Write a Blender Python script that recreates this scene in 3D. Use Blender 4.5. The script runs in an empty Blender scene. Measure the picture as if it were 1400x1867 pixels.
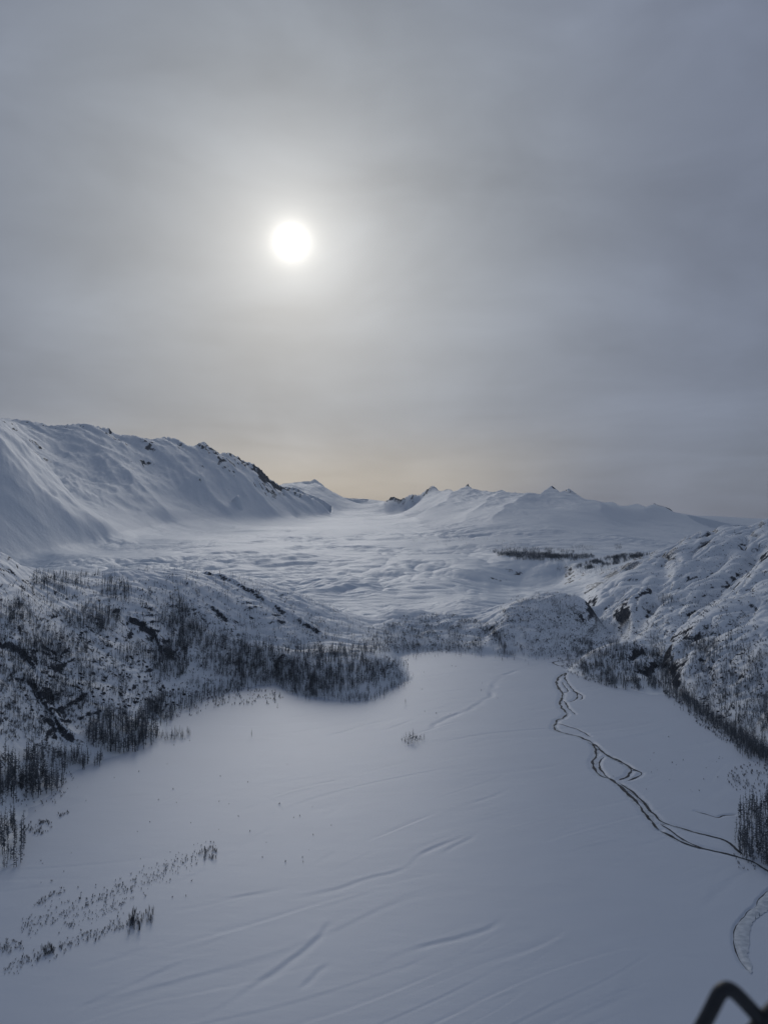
import bpy, math, random
import numpy as np
from mathutils import Vector, Matrix

# ------------------------------------------------------------------ camera, sky, sun, exposure
scene = bpy.context.scene
coll = scene.collection
FPX, CX, CY, YH, H = 1403.0, 700.0, 933.5, 962.0, 250.0     # photograph: focal length, centre, eye level (px); height above floor (m)
PITCH = math.atan((YH - CY) / FPX)                          # camera looks slightly up

cam_d = bpy.data.cameras.new('camera')
cam = bpy.data.objects.new('camera', cam_d); coll.objects.link(cam)
cam_d.sensor_fit = 'VERTICAL'; cam_d.sensor_height = 24.0
cam_d.lens = 24.0 * FPX / 1867.0
cam_d.clip_start = 0.1; cam_d.clip_end = 90000.0
cam.location = (0, 0, H)
cam.rotation_euler = (math.pi / 2 + PITCH, 0, 0)
cam_d.dof.use_dof = True; cam_d.dof.focus_distance = 1500.0; cam_d.dof.aperture_fstop = cam_d.lens / 8.0   # 8 mm pupil
scene.camera = cam

SUN_AZ = math.atan((530 - CX) / FPX)                        # left of the view axis
SUN_EL = math.atan((YH - 437) / FPX * math.cos(SUN_AZ))
SUN = Vector((math.sin(SUN_AZ) * math.cos(SUN_EL), math.cos(SUN_AZ) * math.cos(SUN_EL), math.sin(SUN_EL)))

world = bpy.data.worlds.new('World'); scene.world = world; world.use_nodes = True
def build_world():
    nt = world.node_tree; N = nt.nodes; L = nt.links; N.clear()
    def m(op, a, b=None, c=None, clamp=False):
        n = N.new('ShaderNodeMath'); n.operation = op; n.use_clamp = clamp
        for i, v in enumerate((a, b, c)):
            if v is None: continue
            if hasattr(v, 'links'): L.new(v, n.inputs[i])
            else: n.inputs[i].default_value = v
        return n.outputs[0]
    def scale(col, f):
        n = N.new('ShaderNodeVectorMath'); n.operation = 'SCALE'
        if hasattr(col, 'links'): L.new(col, n.inputs[0])
        else: n.inputs[0].default_value = col
        if hasattr(f, 'links'): L.new(f, n.inputs['Scale'])
        else: n.inputs['Scale'].default_value = f
        return n.outputs[0]
    def add(a, b):
        n = N.new('ShaderNodeVectorMath'); n.operation = 'ADD'
        L.new(a, n.inputs[0]); L.new(b, n.inputs[1]); return n.outputs[0]
    def smooth(x, a, b, lo=0.0, hi=1.0):
        n = N.new('ShaderNodeMapRange'); n.interpolation_type = 'SMOOTHERSTEP'
        L.new(x, n.inputs[0])
        for i, v in enumerate((a, b, lo, hi)): n.inputs[i + 1].default_value = v
        return n.outputs[0]
    def mix(f, a, b):
        n = N.new('ShaderNodeMix'); n.data_type = 'RGBA'
        L.new(f, n.inputs[0])
        for s, v in ((6, a), (7, b)):
            if hasattr(v, 'links'): L.new(v, n.inputs[s])
            else: n.inputs[s].default_value = (*v, 1)
        return n.outputs[2]
    tc = N.new('ShaderNodeTexCoord')
    nrm = N.new('ShaderNodeVectorMath'); nrm.operation = 'NORMALIZE'; L.new(tc.outputs['Generated'], nrm.inputs[0])
    d = nrm.outputs[0]
    sep = N.new('ShaderNodeSeparateXYZ'); L.new(d, sep.inputs[0])
    dot = N.new('ShaderNodeVectorMath'); dot.operation = 'DOT_PRODUCT'
    L.new(d, dot.inputs[0]); dot.inputs[1].default_value = SUN
    th = m('ARCCOSINE', m('MINIMUM', dot.outputs['Value'], 0.9999999))          # angle from the sun, radians
    el = m('ARCSINE', sep.outputs['Z'])
    # clear sky above the cloud
    sky = N.new('ShaderNodeTexSky'); sky.sky_type = 'NISHITA'; sky.sun_disc = False
    sky.sun_elevation = SUN_EL; sky.sun_rotation = SUN_AZ
    sky.altitude = 300; sky.air_density = 1.0; sky.dust_density = 2.0
    # overcast veil: bluish grey, warmer and paler towards the sun, warm low down under the sun
    veil = mix(smooth(th, 0.0, 0.62), (0.252, 0.284, 0.324), (0.180, 0.209, 0.282))
    veil = mix(smooth(th, 0.40, 1.45), veil, (0.116, 0.141, 0.198))
    low = m('MULTIPLY', smooth(el, 0.0, 0.17, 1.0, 0.0), smooth(th, 0.28, 0.52, 1.0, 0.0))
    veil = mix(low, veil, (0.46, 0.43, 0.385))
    # cloud texture: soft masses, stretched into streaks near the horizon
    mp = N.new('ShaderNodeMapping'); mp.inputs['Scale'].default_value = (1.0, 1.0, 2.0); L.new(d, mp.inputs[0])
    n1 = N.new('ShaderNodeTexNoise'); n1.inputs['Scale'].default_value = 4.2; n1.inputs['Detail'].default_value = 5
    n1.inputs['Roughness'].default_value = 0.5; n1.inputs['Distortion'].default_value = 0.4; L.new(mp.outputs[0], n1.inputs['Vector'])
    mp2 = N.new('ShaderNodeMapping'); mp2.inputs['Scale'].default_value = (2.2, 2.2, 17.0); L.new(d, mp2.inputs[0])
    n2 = N.new('ShaderNodeTexNoise'); n2.inputs['Scale'].default_value = 2.3; n2.inputs['Detail'].default_value = 6
    n2.inputs['Roughness'].default_value = 0.55; n2.inputs['Distortion'].default_value = 0.6; L.new(mp2.outputs[0], n2.inputs['Vector'])
    lowband = smooth(el, 0.02, 0.33, 1.0, 0.12)
    c1 = m('MULTIPLY_ADD', m('SUBTRACT', n1.outputs[0], 0.5), 0.72, 1.0)
    c2 = m('MULTIPLY_ADD', m('MULTIPLY', m('SUBTRACT', n2.outputs[0], 0.5), lowband), 0.42, 1.0)
    veil = scale(veil, m('MULTIPLY', c1, c2))
    # a darker bank of cloud below and to the right of the sun
    # aureole of the sun seen through thin cloud
    g1 = m('MULTIPLY', m('EXPONENT', m('MULTIPLY', th, -1 / 0.009)), 3.2)
    g2 = m('MULTIPLY', m('EXPONENT', m('MULTIPLY', th, -1 / 0.065)), 0.44)
    g3 = m('MULTIPLY', m('EXPONENT', m('MULTIPLY', th, -1 / 0.19)), 0.175)
    disc = smooth(th, 0.0150, 0.0225, 5.0, 0.0)
    glow = add(scale((1.0, 0.955, 0.86), m('ADD', m('ADD', g1, disc), g2)), scale((0.93, 0.98, 1.0), m('MULTIPLY', g3, c1)))
    total = add(add(scale(veil, 0.90), glow), scale(sky.outputs[0], 0.004))
    bg = N.new('ShaderNodeBackground'); L.new(total, bg.inputs[0]); bg.inputs[1].default_value = 1.0
    out = N.new('ShaderNodeOutputWorld'); L.new(bg.outputs[0], out.inputs[0])
build_world()

sun_d = bpy.data.lights.new('sun', 'SUN'); sun_d.energy = 0.5; sun_d.angle = math.radians(24); sun_d.color = (1.0, 0.97, 0.93)
sun_o = bpy.data.objects.new('sun', sun_d); coll.objects.link(sun_o)
sun_o.rotation_euler = (-SUN).to_track_quat('-Z', 'Y').to_euler(); sun_o.location = (0, 0, 2000)

scene.view_settings.view_transform = 'Standard'; scene.view_settings.look = 'None'
scene.view_settings.exposure = 0.0; scene.view_settings.gamma = 1.0; scene.view_settings.use_curve_mapping = False
scene.render.engine = 'CYCLES'
scene.cycles.use_denoising = True
scene.cycles.max_bounces = 6; scene.cycles.diffuse_bounces = 3; scene.cycles.glossy_bounces = 2
scene.cycles.transparent_max_bounces = 6; scene.cycles.volume_bounces = 0

rng = np.random.default_rng(7); random.seed(7)
def tag(o, label=None, cat=None, group=None, kind=None):
    if label: o['label'] = label
    if cat: o['category'] = cat
    if group: o['group'] = group
    if kind: o['kind'] = kind
    return o

# ------------------------------------------------------------------ noise and photo geometry helpers
_perm = np.random.default_rng(11).permutation(4096).astype(np.int64)
_ang = np.random.default_rng(12).random(4096) * 2 * np.pi
_gx, _gy = np.cos(_ang).astype(np.float32), np.sin(_ang).astype(np.float32)
def perlin(x, y, seed=0):
    x = np.asarray(x, np.float64) + seed * 37.17; y = np.asarray(y, np.float64) + seed * 91.73
    xi = np.floor(x).astype(np.int64); yi = np.floor(y).astype(np.int64)
    xf = (x - xi).astype(np.float32); yf = (y - yi).astype(np.float32)
    u = xf * xf * xf * (xf * (xf * 6 - 15) + 10); v = yf * yf * yf * (yf * (yf * 6 - 15) + 10)
    def g(ix, iy, fx, fy):
        h = _perm[(_perm[ix & 4095] + iy) & 4095]
        return _gx[h] * fx + _gy[h] * fy
    a = g(xi, yi, xf, yf); b = g(xi + 1, yi, xf - 1, yf)
    c = g(xi, yi + 1, xf, yf - 1); d = g(xi + 1, yi + 1, xf - 1, yf - 1)
    ab = a + u * (b - a); cd = c + u * (d - c)
    return (ab + v * (cd - ab)) * 1.5
def fbm(x, y, wl, octv, seed=0, gain=0.5, ridged=False):
    s = 0; a = 1.0; t = 0
    for o in range(octv):
        n = perlin(x / wl, y / wl, seed + o)
        if ridged: n = 1.0 - 2.0 * np.abs(n)
        s = s + a * n; t += a; a *= gain; wl = wl / 2.03
    return s / t
def sstep(a, b, x):
    t = np.clip((x - a) / (b - a), 0, 1); return t * t * (3 - 2 * t)
SP, CP = math.sin(PITCH), math.cos(PITCH)
def ray(px, py):                       # X/Y and Z/Y of the ray through a photograph pixel
    yc = (CY - py) / FPX
    den = CP - yc * SP
    return (px - CX) / FPX / den, (SP + yc * CP) / den
def scr(X, Y, Z):                      # photograph pixel of a point
    dz = Z - H
    w = Y * CP + dz * SP; yc = (-Y * SP + dz * CP) / w
    return CX + FPX * X / w, CY - FPX * yc
def on_floor(px, py):
    u, t = ray(px, py); Y = -H / t
    return u * Y, Y
def at(px, py, Y):
    u, t = ray(px, py); return u * Y, Y, H + t * Y

# ------------------------------------------------------------------ land form: survey points (px, py, distance)
FLOOR = [(-330, 1700), (-120, 1660), (0, 1592), (28, 1572), (42, 1530), (34, 1500), (60, 1475), (100, 1440), (118, 1412), (180, 1392), (232, 1368),
         (285, 1352), (345, 1348), (312, 1330), (300, 1316), (330, 1293), (388, 1270), (440, 1255), (500, 1246), (530, 1262), (570, 1272), (620, 1278),
         (688, 1275), (706, 1256), (752, 1240), (742, 1215), (732, 1198), (760, 1190), (800, 1187), (850, 1192), (900, 1197), (930, 1196), (960, 1203),
         (1010, 1199), (1050, 1192), (1090, 1180), (1108, 1172), (1116, 1158), (1128, 1160), (1122, 1176), (1090, 1192), (1040, 1210), (1030, 1222), (1070, 1238), (1120, 1252), (1180, 1266),
         (1222, 1268), (1260, 1290), (1310, 1330), (1360, 1362), (1400, 1392), (1480, 1450), (1620, 1560), (1900, 1760)]
S = []   # screen survey lines
S.append([(-420, 905, 1000), (-220, 950, 1040), (-110, 975, 1080), (-40, 992, 1120), (0, 1004, 1150), (18, 1012, 1165), (30, 1026, 1190), (68, 1043, 1250), (120, 1048, 1310), (182, 1047, 1380), (212, 1036, 1410), (330, 1036, 1520),
          (420, 1046, 1600), (520, 1073, 1650), (590, 1101, 1650), (640, 1129, 1620), (700, 1161, 1560), (735, 1190, 1460)])
S.append([(520, 1192, 1260), (560, 1182, 1270), (600, 1180, 1275), (650, 1185, 1275), (690, 1197, 1265), (728, 1218, 1250)])
S.append([(540, 1186, 1340), (600, 1171, 1400), (660, 1178, 1420)])
S.append([(690, 1131, 1730), (720, 1107, 1800), (760, 1110, 1790), (785, 1122, 1740), (815, 1140, 1680)])
S.append([(800, 1108, 2000), (840, 1092, 2050), (875, 1098, 2050)])
S.append([(835, 1140, 1690), (865, 1138, 1690), (885, 1150, 1640)])
S.append([(905, 1125, 1680), (925, 1108, 1690), (960, 1091, 1730), (985, 1083, 1750), (1010, 1081, 1770), (1050, 1084, 1790), (1066, 1094, 1780), (1080, 1118, 1740), (1098, 1143, 1690), (1110, 1160, 1670)])
S.append([(892, 1152, 1590), (905, 1165, 1560), (922, 1188, 1500)])            # gully left of the knoll
S.append([(1085, 1108, 1960), (1094, 1076, 2120), (1130, 1046, 2300), (1180, 1016, 2500), (1230, 991, 2600), (1290, 968, 2700), (1340, 958, 2700), (1400, 947, 2650), (1500, 925, 2600), (1700, 880, 2500)])
S.append([(1048, 1206, 1330), (1080, 1188, 1350), (1120, 1175, 1370), (1160, 1168, 1400), (1190, 1172, 1400)])   # wooded spur
S.append([(1224, 1258, 1180), (1214, 1225, 1270), (1200, 1198, 1360), (1188, 1168, 1480), (1196, 1140, 1600)])      # stream gully
S.append([(1240, 1230, 1210), (1262, 1190, 1300), (1330, 1150, 1390), (1400, 1118, 1420), (1550, 1060, 1450)])
S.append([(1400, 1200, 1190), (1330, 1220, 1200)])
S.append([(1150, 1110, 1820), (1175, 1080, 1980), (1230, 1060, 2060), (1290, 1050, 2080)])
S.append([(1215, 1118, 1700), (1250, 1100, 1780), (1290, 1098, 1760)])
S.append([(1292, 1100, 1800), (1330, 1065, 1900), (1362, 1030, 2050), (1385, 1000, 2250)])   # ravine
S.append([(1320, 1100, 1640), (1360, 1065, 1760), (1400, 1035, 1900)])
S.append([(1550, 1000, 1900)])
# glacier, level lines
for Y, z, a, b in ((2600, 45, 520, 865), (3200, 75, 60, 880), (4000, 112, 100, 850), (5500, 172, 250, 800), (7500, 252, 380, 770), (10500, 372, 540, 760), (14000, 535, 620, 770), (18000, 765, 640, 700), (25000, 1060, 600, 720)):
    S.append([(p, YH + (H - z) / Y * FPX, Y) for p in np.linspace(a, b, 7)])
S.append([(600, 1112, 2260), (660, 1110, 2260), (760, 1096, 2400), (850, 1082, 2520)])
S.append([(900, 1076, 2900), (950, 1060, 3250), (1030, 1050, 3300)])
S.append([(960, 1081, 2600), (1060, 1086, 2400), (1040, 1066, 2800)])
S.append([(905, 1026, 3500), (920, 1010, 3700), (1000, 1028, 3400), (1100, 1031, 3250), (1160, 1016, 3450)])
# mountain on the left
S.append([(-420, 700, 8000), (-150, 742, 8300), (-60, 756, 8450), (0, 763, 8500), (70, 775, 8800), (110, 778, 9000), (150, 773, 9200), (200, 785, 9500), (212, 793, 9560), (300, 798, 10000), (355, 813, 10250), (373, 808, 10300),
          (400, 826, 10400), (430, 834, 10600), (462, 851, 10800), (480, 866, 11000), (500, 889, 11200), (530, 897, 11500), (560, 904, 11800), (585, 922, 12000), (600, 938, 12000)])
S.append([(602, 941, 11700), (500, 942, 9600), (380, 947, 8000), (300, 956, 7000), (215, 974, 5300), (100, 1001, 4300), (0, 1019, 3750), (-150, 1036, 3300), (-420, 1060, 2700)])
S.append([(-420, 640, 4500), (-150, 738, 4700), (0, 797, 4850), (50, 832, 4950), (100, 880, 5050), (150, 926, 5150), (200, 964, 5230)])
S.append([(60, 862, 6200), (100, 905, 5900), (160, 945, 5600)])
S.append([(90, 812, 8000), (160, 826, 8200), (250, 850, 8500), (320, 882, 8700), (400, 915, 8900)])
S.append([(560, 890, 17000), (515, 886, 17000), (548, 879, 17000), (575, 877, 17000), (592, 888, 17000), (622, 905, 17500), (660, 912, 19000)])
# massif on the right
S.append([(770, 1003, 4700), (880, 1004, 4300), (1000, 1006, 4200), (1160, 1001, 4300), (1300, 1010, 4400), (1500, 1010, 4400)])
S.append([(800, 970, 6000), (900, 975, 5600), (940, 955, 6500), (1000, 948, 6800), (1050, 962, 6200), (1100, 965, 6200)])
S.append([(780, 935, 9500), (860, 930, 9000), (950, 926, 8400), (1050, 926, 8600)])
S.append([(1150, 962, 7200), (1200, 955, 8200), (1260, 962, 8500)])
S.append([(700, 914, 15000), (718, 906, 14800), (735, 910, 14500), (752, 902, 14200), (772, 903, 14000), (780, 897, 13700), (790, 882, 13500), (803, 899, 13400), (812, 901, 13400), (835, 893, 13400), (843, 893, 13400), (851, 881, 13400), (862, 893, 13300), (872, 896, 13200), (900, 899, 13000), (915, 895, 12800), (945, 903, 12000),
          (975, 905, 11000), (988, 899, 10900), (1002, 885, 10800), (1018, 900, 10800), (1024, 898, 10800), (1033, 889, 10800), (1052, 906, 10800), (1072, 913, 10800), (1110, 917, 10800), (1135, 920, 10800), (1190, 921, 10800), (1230, 935, 10800),
          (1262, 941, 10800), (1294, 960, 10800), (1400, 985, 10800), (1600, 960, 10800)])
W = []   # ground the photograph does not show: (px, distance, height)
for p in (-300, -100, 60, 160): W += [(p, 1900, 60), (p, 2500, 60)]
for p in (260, 360, 460, 560): W += [(p, 2050, 25), (p, 2500, 45)]
for p in (620, 700, 760): W += [(p, 2020, 14)]
for p in (900, 980, 1060): W += [(p, 2080, 18)]
for p in (1150, 1250, 1350, 1500, 1650): W += [(p, 3400, 90 if p > 1170 else 110)]
for p in (-350, -100, 200, 400): W += [(p, 13000, 900), (p, 20000, 500)]
for p in (800, 900, 1000, 1150, 1300, 1500): W += [(p, 17000, 500), (p, 26000, 300)]
for p in (500, 560): W += [(p, 24000, 700)]
for p in (-300, 0, 700, 1400, 1650): W += [(p, 32000, 300)]

pts = []
for line in S:
    for i, (a, b) in enumerate(zip(line[:-1], line[1:])):
        n = max(1, int(abs(b[0] - a[0]) / 16 + abs(b[1] - a[1]) / 25 + abs(math.log(b[2] / a[2])) / 0.12))
        for k in range(n):
            t = k / n
            pts.append(at(a[0] + (b[0] - a[0]) * t, a[1] + (b[1] - a[1]) * t, math.exp(math.log(a[2]) * (1 - t) + math.log(b[2]) * t)))
    pts.append(at(*line[-1]))
for p, Y, z in W: pts.append(((p - CX) / FPX * Y, Y, z))
fl = [on_floor(*p) for p in FLOOR]
for a, b in zip(fl[:-1], fl[1:]):
    n = max(1, int(math.hypot(b[0] - a[0], b[1] - a[1]) / 30))
    for k in range(n): pts.append((a[0] + (b[0] - a[0]) * k / n, a[1] + (b[1] - a[1]) * k / n, 0.0))
poly = np.array(fl + [(fl[-1][0], 200), (fl[0][0], 200)])
def inside_poly(X, Y, poly):
    r = np.zeros(X.shape, bool); n = len(poly)
    for i in range(n):
        x1, y1 = poly[i]; x2, y2 = poly[(i + 1) % n]
        if y1 == y2: continue
        c = ((y1 > Y) != (y2 > Y)) & (X < (x2 - x1) * (Y - y1) / (y2 - y1) + x1)
        r ^= c
    return r
def seg_dist(X, Y, line, closed=False):
    best = np.full(X.shape, 1e9, np.float32); sgn = np.zeros(X.shape, np.float32); par = np.zeros(X.shape, np.float32)
    L = list(line); L = L + [L[0]] if closed else L
    for k, ((x1, y1), (x2, y2)) in enumerate(zip(L[:-1], L[1:])):
        dx, dy = x2 - x1, y2 - y1; ll = dx * dx + dy * dy + 1e-9
        t = np.clip(((X - x1) * dx + (Y - y1) * dy) / ll, 0, 1)
        ex, ey = X - x1 - t * dx, Y - y1 - t * dy
        d = np.sqrt(ex * ex + ey * ey)
        m = d < best
        best = np.where(m, d, best); sgn = np.where(m, np.sign(dx * ey - dy * ex), sgn); par = np.where(m, k + t, par)
    return best, sgn, par
for Y in (330, 380, 440, 520, 600, 700, 800, 900, 1000, 1100, 1200, 1300, 1400):
    for p in np.linspace(-200, 1600, 25):
        X = (p - CX) / FPX * Y
        if inside_poly(np.array([X]), np.array([Y]), poly)[0]: pts.append((X, Y, 0.0))
P = np.array(pts)
keep = ~(inside_poly(P[:, 0], P[:, 1], poly) & (P[:, 2] > 0.5))
P = P[keep]
UK = 3.2
cu, cv, cz = P[:, 0] / P[:, 1] * UK, np.log(P[:, 1]), P[:, 2]
# thin duplicates
key = np.round(cu / 0.006).astype(int) * 100000 + np.round(cv / 0.006).astype(int)
_, ui = np.unique(key, return_index=True); cu, cv, cz = cu[ui], cv[ui], cz[ui]
n = len(cu)
A = np.zeros((n + 1, n + 1)); A[:n, :n] = np.hypot(cu[:, None] - cu, cv[:, None] - cv)
A[:n, :n] -= np.eye(n) * 0.001
A[:n, n] = A[n, :n] = 1
coef = np.linalg.solve(A, np.append(cz, 0))

NU = 860
NVA, NVB = 900, 430
ug = np.linspace(-0.64, 0.64, NU)
vg = np.concatenate([np.linspace(math.log(320), math.log(2900), NVA, endpoint=False), np.linspace(math.log(2900), math.log(33000), NVB)])
cgu = np.linspace(-0.66, 0.66, 520); cgv = np.linspace(math.log(310), math.log(33500), 520)
CG = np.empty((len(cgv), len(cgu)), np.float32)
for j, v in enumerate(cgv):
    D = np.hypot(cgu[:, None] * UK - cu, v - cv)
    CG[j] = D @ coef[:n] + coef[n]
def blur(a, s):
    k = np.exp(-0.5 * (np.arange(-4, 5) / s) ** 2); k /= k.sum()
    p = np.pad(a, 4, mode='edge')
    t = sum(k[i] * p[i:i + a.shape[0], :] for i in range(9))
    return sum(k[i] * t[:, i:i + a.shape[1]] for i in range(9))
CG = blur(CG, 0.7)
def cubic(src, pos, axis):
    i = np.clip(np.floor(pos).astype(int), 1, src.shape[axis] - 3); f = pos - i
    w = [(-f**3 + 2*f**2 - f) / 2, (3*f**3 - 5*f**2 + 2) / 2, (-3*f**3 + 4*f**2 + f) / 2, (f**3 - f**2) / 2]
    sh = (-1, 1) if axis == 0 else (1, -1)
    return sum(np.take(src, i + k - 1, axis=axis) * w[k].reshape(sh) for k in range(4))
Z = cubic(CG, (vg - cgv[0]) / (cgv[1] - cgv[0]), 0)
Z = cubic(Z, (ug - cgu[0]) / (cgu[1] - cgu[0]), 1).astype(np.float32)
Yg = np.exp(vg)[:, None] * np.ones((1, NU)); Xg = Yg * ug[None, :]
PXg = CX + FPX * ug[None, :] * np.ones((len(vg), 1))

# floor distance
near = vg < math.log(2900)
jn = int(near.sum())
Xn, Yn = Xg[:jn], Yg[:jn]
fd = np.full(Z.shape, 1e4, np.float32)
dd, _, _ = seg_dist(Xn.astype(np.float32), Yn.astype(np.float32), [tuple(p) for p in poly], True)
ins = inside_poly(Xn + perlin(Xn / 18, Yn / 18, 3) * 6, Yn + perlin(Xn / 18, Yn / 18, 4) * 6, poly)
fd[:jn] = np.where(ins, -dd, dd)
FLOORM = fd < 0

# glacier level at each distance, height above it
gy = np.array([300, 2260, 2600, 3200, 4000, 5500, 7500, 10500, 14000, 18000, 25000, 40000]); gz = np.array([0, 10, 45, 75, 112, 172, 252, 372, 535, 765, 1060, 1100])
ZG = np.interp(Yg, gy, gz)
hab = Z - ZG
mount = sstep(15, 130, hab) * sstep(4100, 4900, Yg)
plainR = sstep(868, 892, PXg) * (1 - sstep(4200, 4800, Yg)) * sstep(2200, 2450, Yg)
glac = (1 - mount) * sstep(2150, 2350, Yg) * (1 - plainR)
hill = (1 - sstep(2150, 2500, Yg)) * sstep(0, 45, fd)
hillR = sstep(1085, 1110, PXg) * (1 - sstep(2750, 3100, Yg)) * sstep(0, 45, fd)
hill = np.maximum(hill, hillR)
rightness = sstep(1000, 1150, PXg)

Z0 = Z.copy()
# --- hillsides: rounded knobs and benches, rock steps
X, Y = Xg[:jn], Yg[:jn]
wx = X + 40 * perlin(X / 130, Y / 130, 20); wy = Y + 40 * perlin(X / 130, Y / 130, 21)
knob = fbm(wx, wy, 210, 4, 30, 0.5) * 17
# billow: rounded domes with sharp creases
def dome(x, y, seed): return np.abs(perlin(x, y, seed)) ** 0.62 * 1.6 - 0.75
bil = dome(wx / 100, wy / 78, 41) * 9 + dome(wx / 44, wy / 34, 42) * 4.0 + dome(wx / 19, wy / 15, 43) * 1.7
bilR = dome((X * 0.6 + Y * 0.8) / 260 + 0.4 * perlin(X / 160, Y / 160, 45), (X * 0.8 - Y * 0.6) / 130, 46) * 22 + dome((wx * 0.6 + wy * 0.8) / 95, (wx * 0.8 - wy * 0.6) / 52, 47) * 9 + dome(wx / 26, wy / 22, 48) * 2.6
# right-hand hill has long ribs running up to the right
rb = (X * 0.62 - Y * 0.30)
rib = (np.abs(perlin((X * 0.55 + Y * 0.84) / 330 + 0.5 * perlin(X / 200, Y / 200, 51), (X * 0.84 - Y * 0.55) / 105, 50)) * 2 - 0.6) * 20
lay = fbm(X + Y * 0.35, Y * 0.75 - X * 0.55, 120, 3, 60)
strat = Z[:jn] + 14 * lay - X * 0.10
step = strat / 13.0; sf = step - np.floor(step)
terr = (sstep(0.0, 0.22, sf) - sf) * 4.2 * sstep(0.02, 0.3, fbm(X, Y, 140, 3, 66))
small = fbm(X, Y, 11, 3, 70) * 0.8
dh = knob * 0.5 + bil * 0.55 + terr * 0.6 + small * 0.6
dh = dh * (1 - 0.6 * rightness[:jn]) + rightness[:jn] * (rib * 0.25 + bilR * 0.8)
# keep the surveyed sky lines: fade big noise near the floor
Z[:jn] += hill[:jn] * dh * sstep(0, 110, fd[:jn])
Z[:jn] += hill[:jn] * (1 - sstep(0, 110, fd[:jn])) * (small + 1.2 * np.abs(fbm(X, Y, 40, 3, 75)) * sstep(0, 25, fd[:jn]) * 2)
# gullies between right-hand hills (dark streams)
GUL = [[(1226, 1262, 1170), (1214, 1225, 1270), (1200, 1198, 1360), (1188, 1168, 1480), (1200, 1135, 1640)],
       [(1292, 1102, 1800), (1330, 1066, 1900), (1362, 1032, 2050), (1388, 1000, 2250)],
       [(885, 1135, 1640), (892, 1152, 1590), (905, 1165, 1560), (924, 1192, 1480)],
       [(1090, 1120, 1930), (1102, 1140, 1800), (1114, 1162, 1700)],
       [(1146, 1148, 1560), (1178, 1120, 1800), (1200, 1090, 1980), (1215, 1040, 2300)]]
for g, (dep, wid) in zip(GUL, ((13, 22), (16, 28), (9, 18), (12, 22), (14, 26))):
    d, _, _ = seg_dist(X.astype(np.float32), Y.astype(np.float32), [at(*p)[:2] for p in g])
    Z[:jn] -= hill[:jn] * dep * np.exp(-(d / wid) ** 2)
# rock bands on the left hillside: ledges dropping to the right
LEDGE = [([(385, 1062, 1560), (440, 1090, 1530), (480, 1112, 1500), (515, 1125, 1480), (570, 1142, 1450)], 9, 14),
         ([(250, 1142, 1200), (275, 1150, 1200), (290, 1158, 1180)], 9, 10), ([(395, 1122, 1380), (412, 1130, 1370)], 6, 8),
         ([(0, 1285, 880), (30, 1268, 900), (52, 1262, 900)], 6, 8), ([(75, 1310, 860), (100, 1318, 850), (120, 1326, 840)], 6, 8)]
for line, dep, wid in LEDGE:
    d, s, _ = seg_dist((X + 5 * perlin(X / 25, Y / 25, 77)).astype(np.float32), (Y + 8 * perlin(X / 25, Y / 25, 78)).astype(np.float32), [at(*p)[:2] for p in line])
    Z[:jn] += hill[:jn] * dep * np.tanh(s * -d / (wid * 0.25)) * np.exp(-(d / wid / 1.4) ** 2) * -0.6

# --- glacier and plain beyond
Xf, Yf = Xg, Yg
wxf = Xf + 120 * perlin(Xf / 700, Yf / 700, 80); wyf = Yf + 120 * perlin(Xf / 700, Yf / 700, 81)
swell = fbm(wxf, wyf * 1.5, 950, 4, 82) * 30
ca, sa = math.cos(0.42), math.sin(0.42)
crev = (1 - np.abs(perlin((wxf * ca + wyf * sa) / 300, (wyf * ca - wxf * sa) / 75, 84)) * 2) * 7 + (1 - np.abs(perlin((wxf * ca + wyf * sa) / 110, (wyf * ca - wxf * sa) / 34, 85)) * 2) * 2.8 \
     + (1 - np.abs(perlin(wxf / 60, wyf / 60, 86)) * 2) * 0.7
cm = 0.12 + 0.88 * sstep(-0.10, 0.40, fbm(Xf, Yf, 1100, 3, 88))
cm *= 1 - 0.8 * sstep(6500, 10000, Yg)
hum = dome(wxf / 330, wyf / 420, 93) * 20 + dome(wxf / 140, wyf / 170, 94) * 9 + dome(wxf / 62, wyf / 75, 95) * 3.5
hm = sstep(-0.25, 0.25, fbm(Xf, Yf, 800, 3, 96)) * (1 - sstep(4800, 7500, Yg)) * sstep(2200, 2600, Yg)
Z += glac * (swell * 0.8 * sstep(2300, 3500, Yg) + (crev - 4) * 1.2 * cm * sstep(2200, 2700, Yg) + hum * hm * 0.9)
Z += plainR * (1 - hillR) * (fbm(Xf, Yf, 320, 4, 90) * 12 * (0.35 + 0.65 * sstep(3300, 3600, Yg)) + np.abs(fbm(wxf, wyf, 160, 3, 92)) * 9 + hum * 0.35)
# --- mountains: ridged relief, gullies
mw = mount * np.clip(hab / 420, 0.2, 1.0)
LCREST = [l for l in S if l[0][:2] == (-420, 700)][0]; RCREST = [l for l in S if l[0][:2] == (700, 914)][0]; FCREST = [(500, 886, 17000), (515, 886, 17000), (660, 912, 19000)]
def crest_near(fall):
    r = np.zeros(Z.shape)
    for l in (LCREST, RCREST, FCREST):
        cvv = np.interp(ug * FPX + CX, [p for p, _, _ in l], [math.log(yy) for _, _, yy in l])
        r = np.maximum(r, np.exp(-np.abs(vg[:, None] - cvv[None, :]) / fall) * ((ug * FPX + CX > l[0][0]) & (ug * FPX + CX < l[-1][0]))[None, :])
    return r
crestP = crest_near(0.10)
rid = fbm(wxf * 1.0, wyf * 0.8, 2300, 5, 100, 0.5, True)
gull = fbm(wxf * 1.5 + 0.25 * Yf, Yf * 0.55 - 0.3 * Xf, 800, 4, 110, 0.55, True)
Z += mw * ((rid - 0.3) * 105 + (gull - 0.3) * 62) * (1 - 0.9 * crestP)
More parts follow.
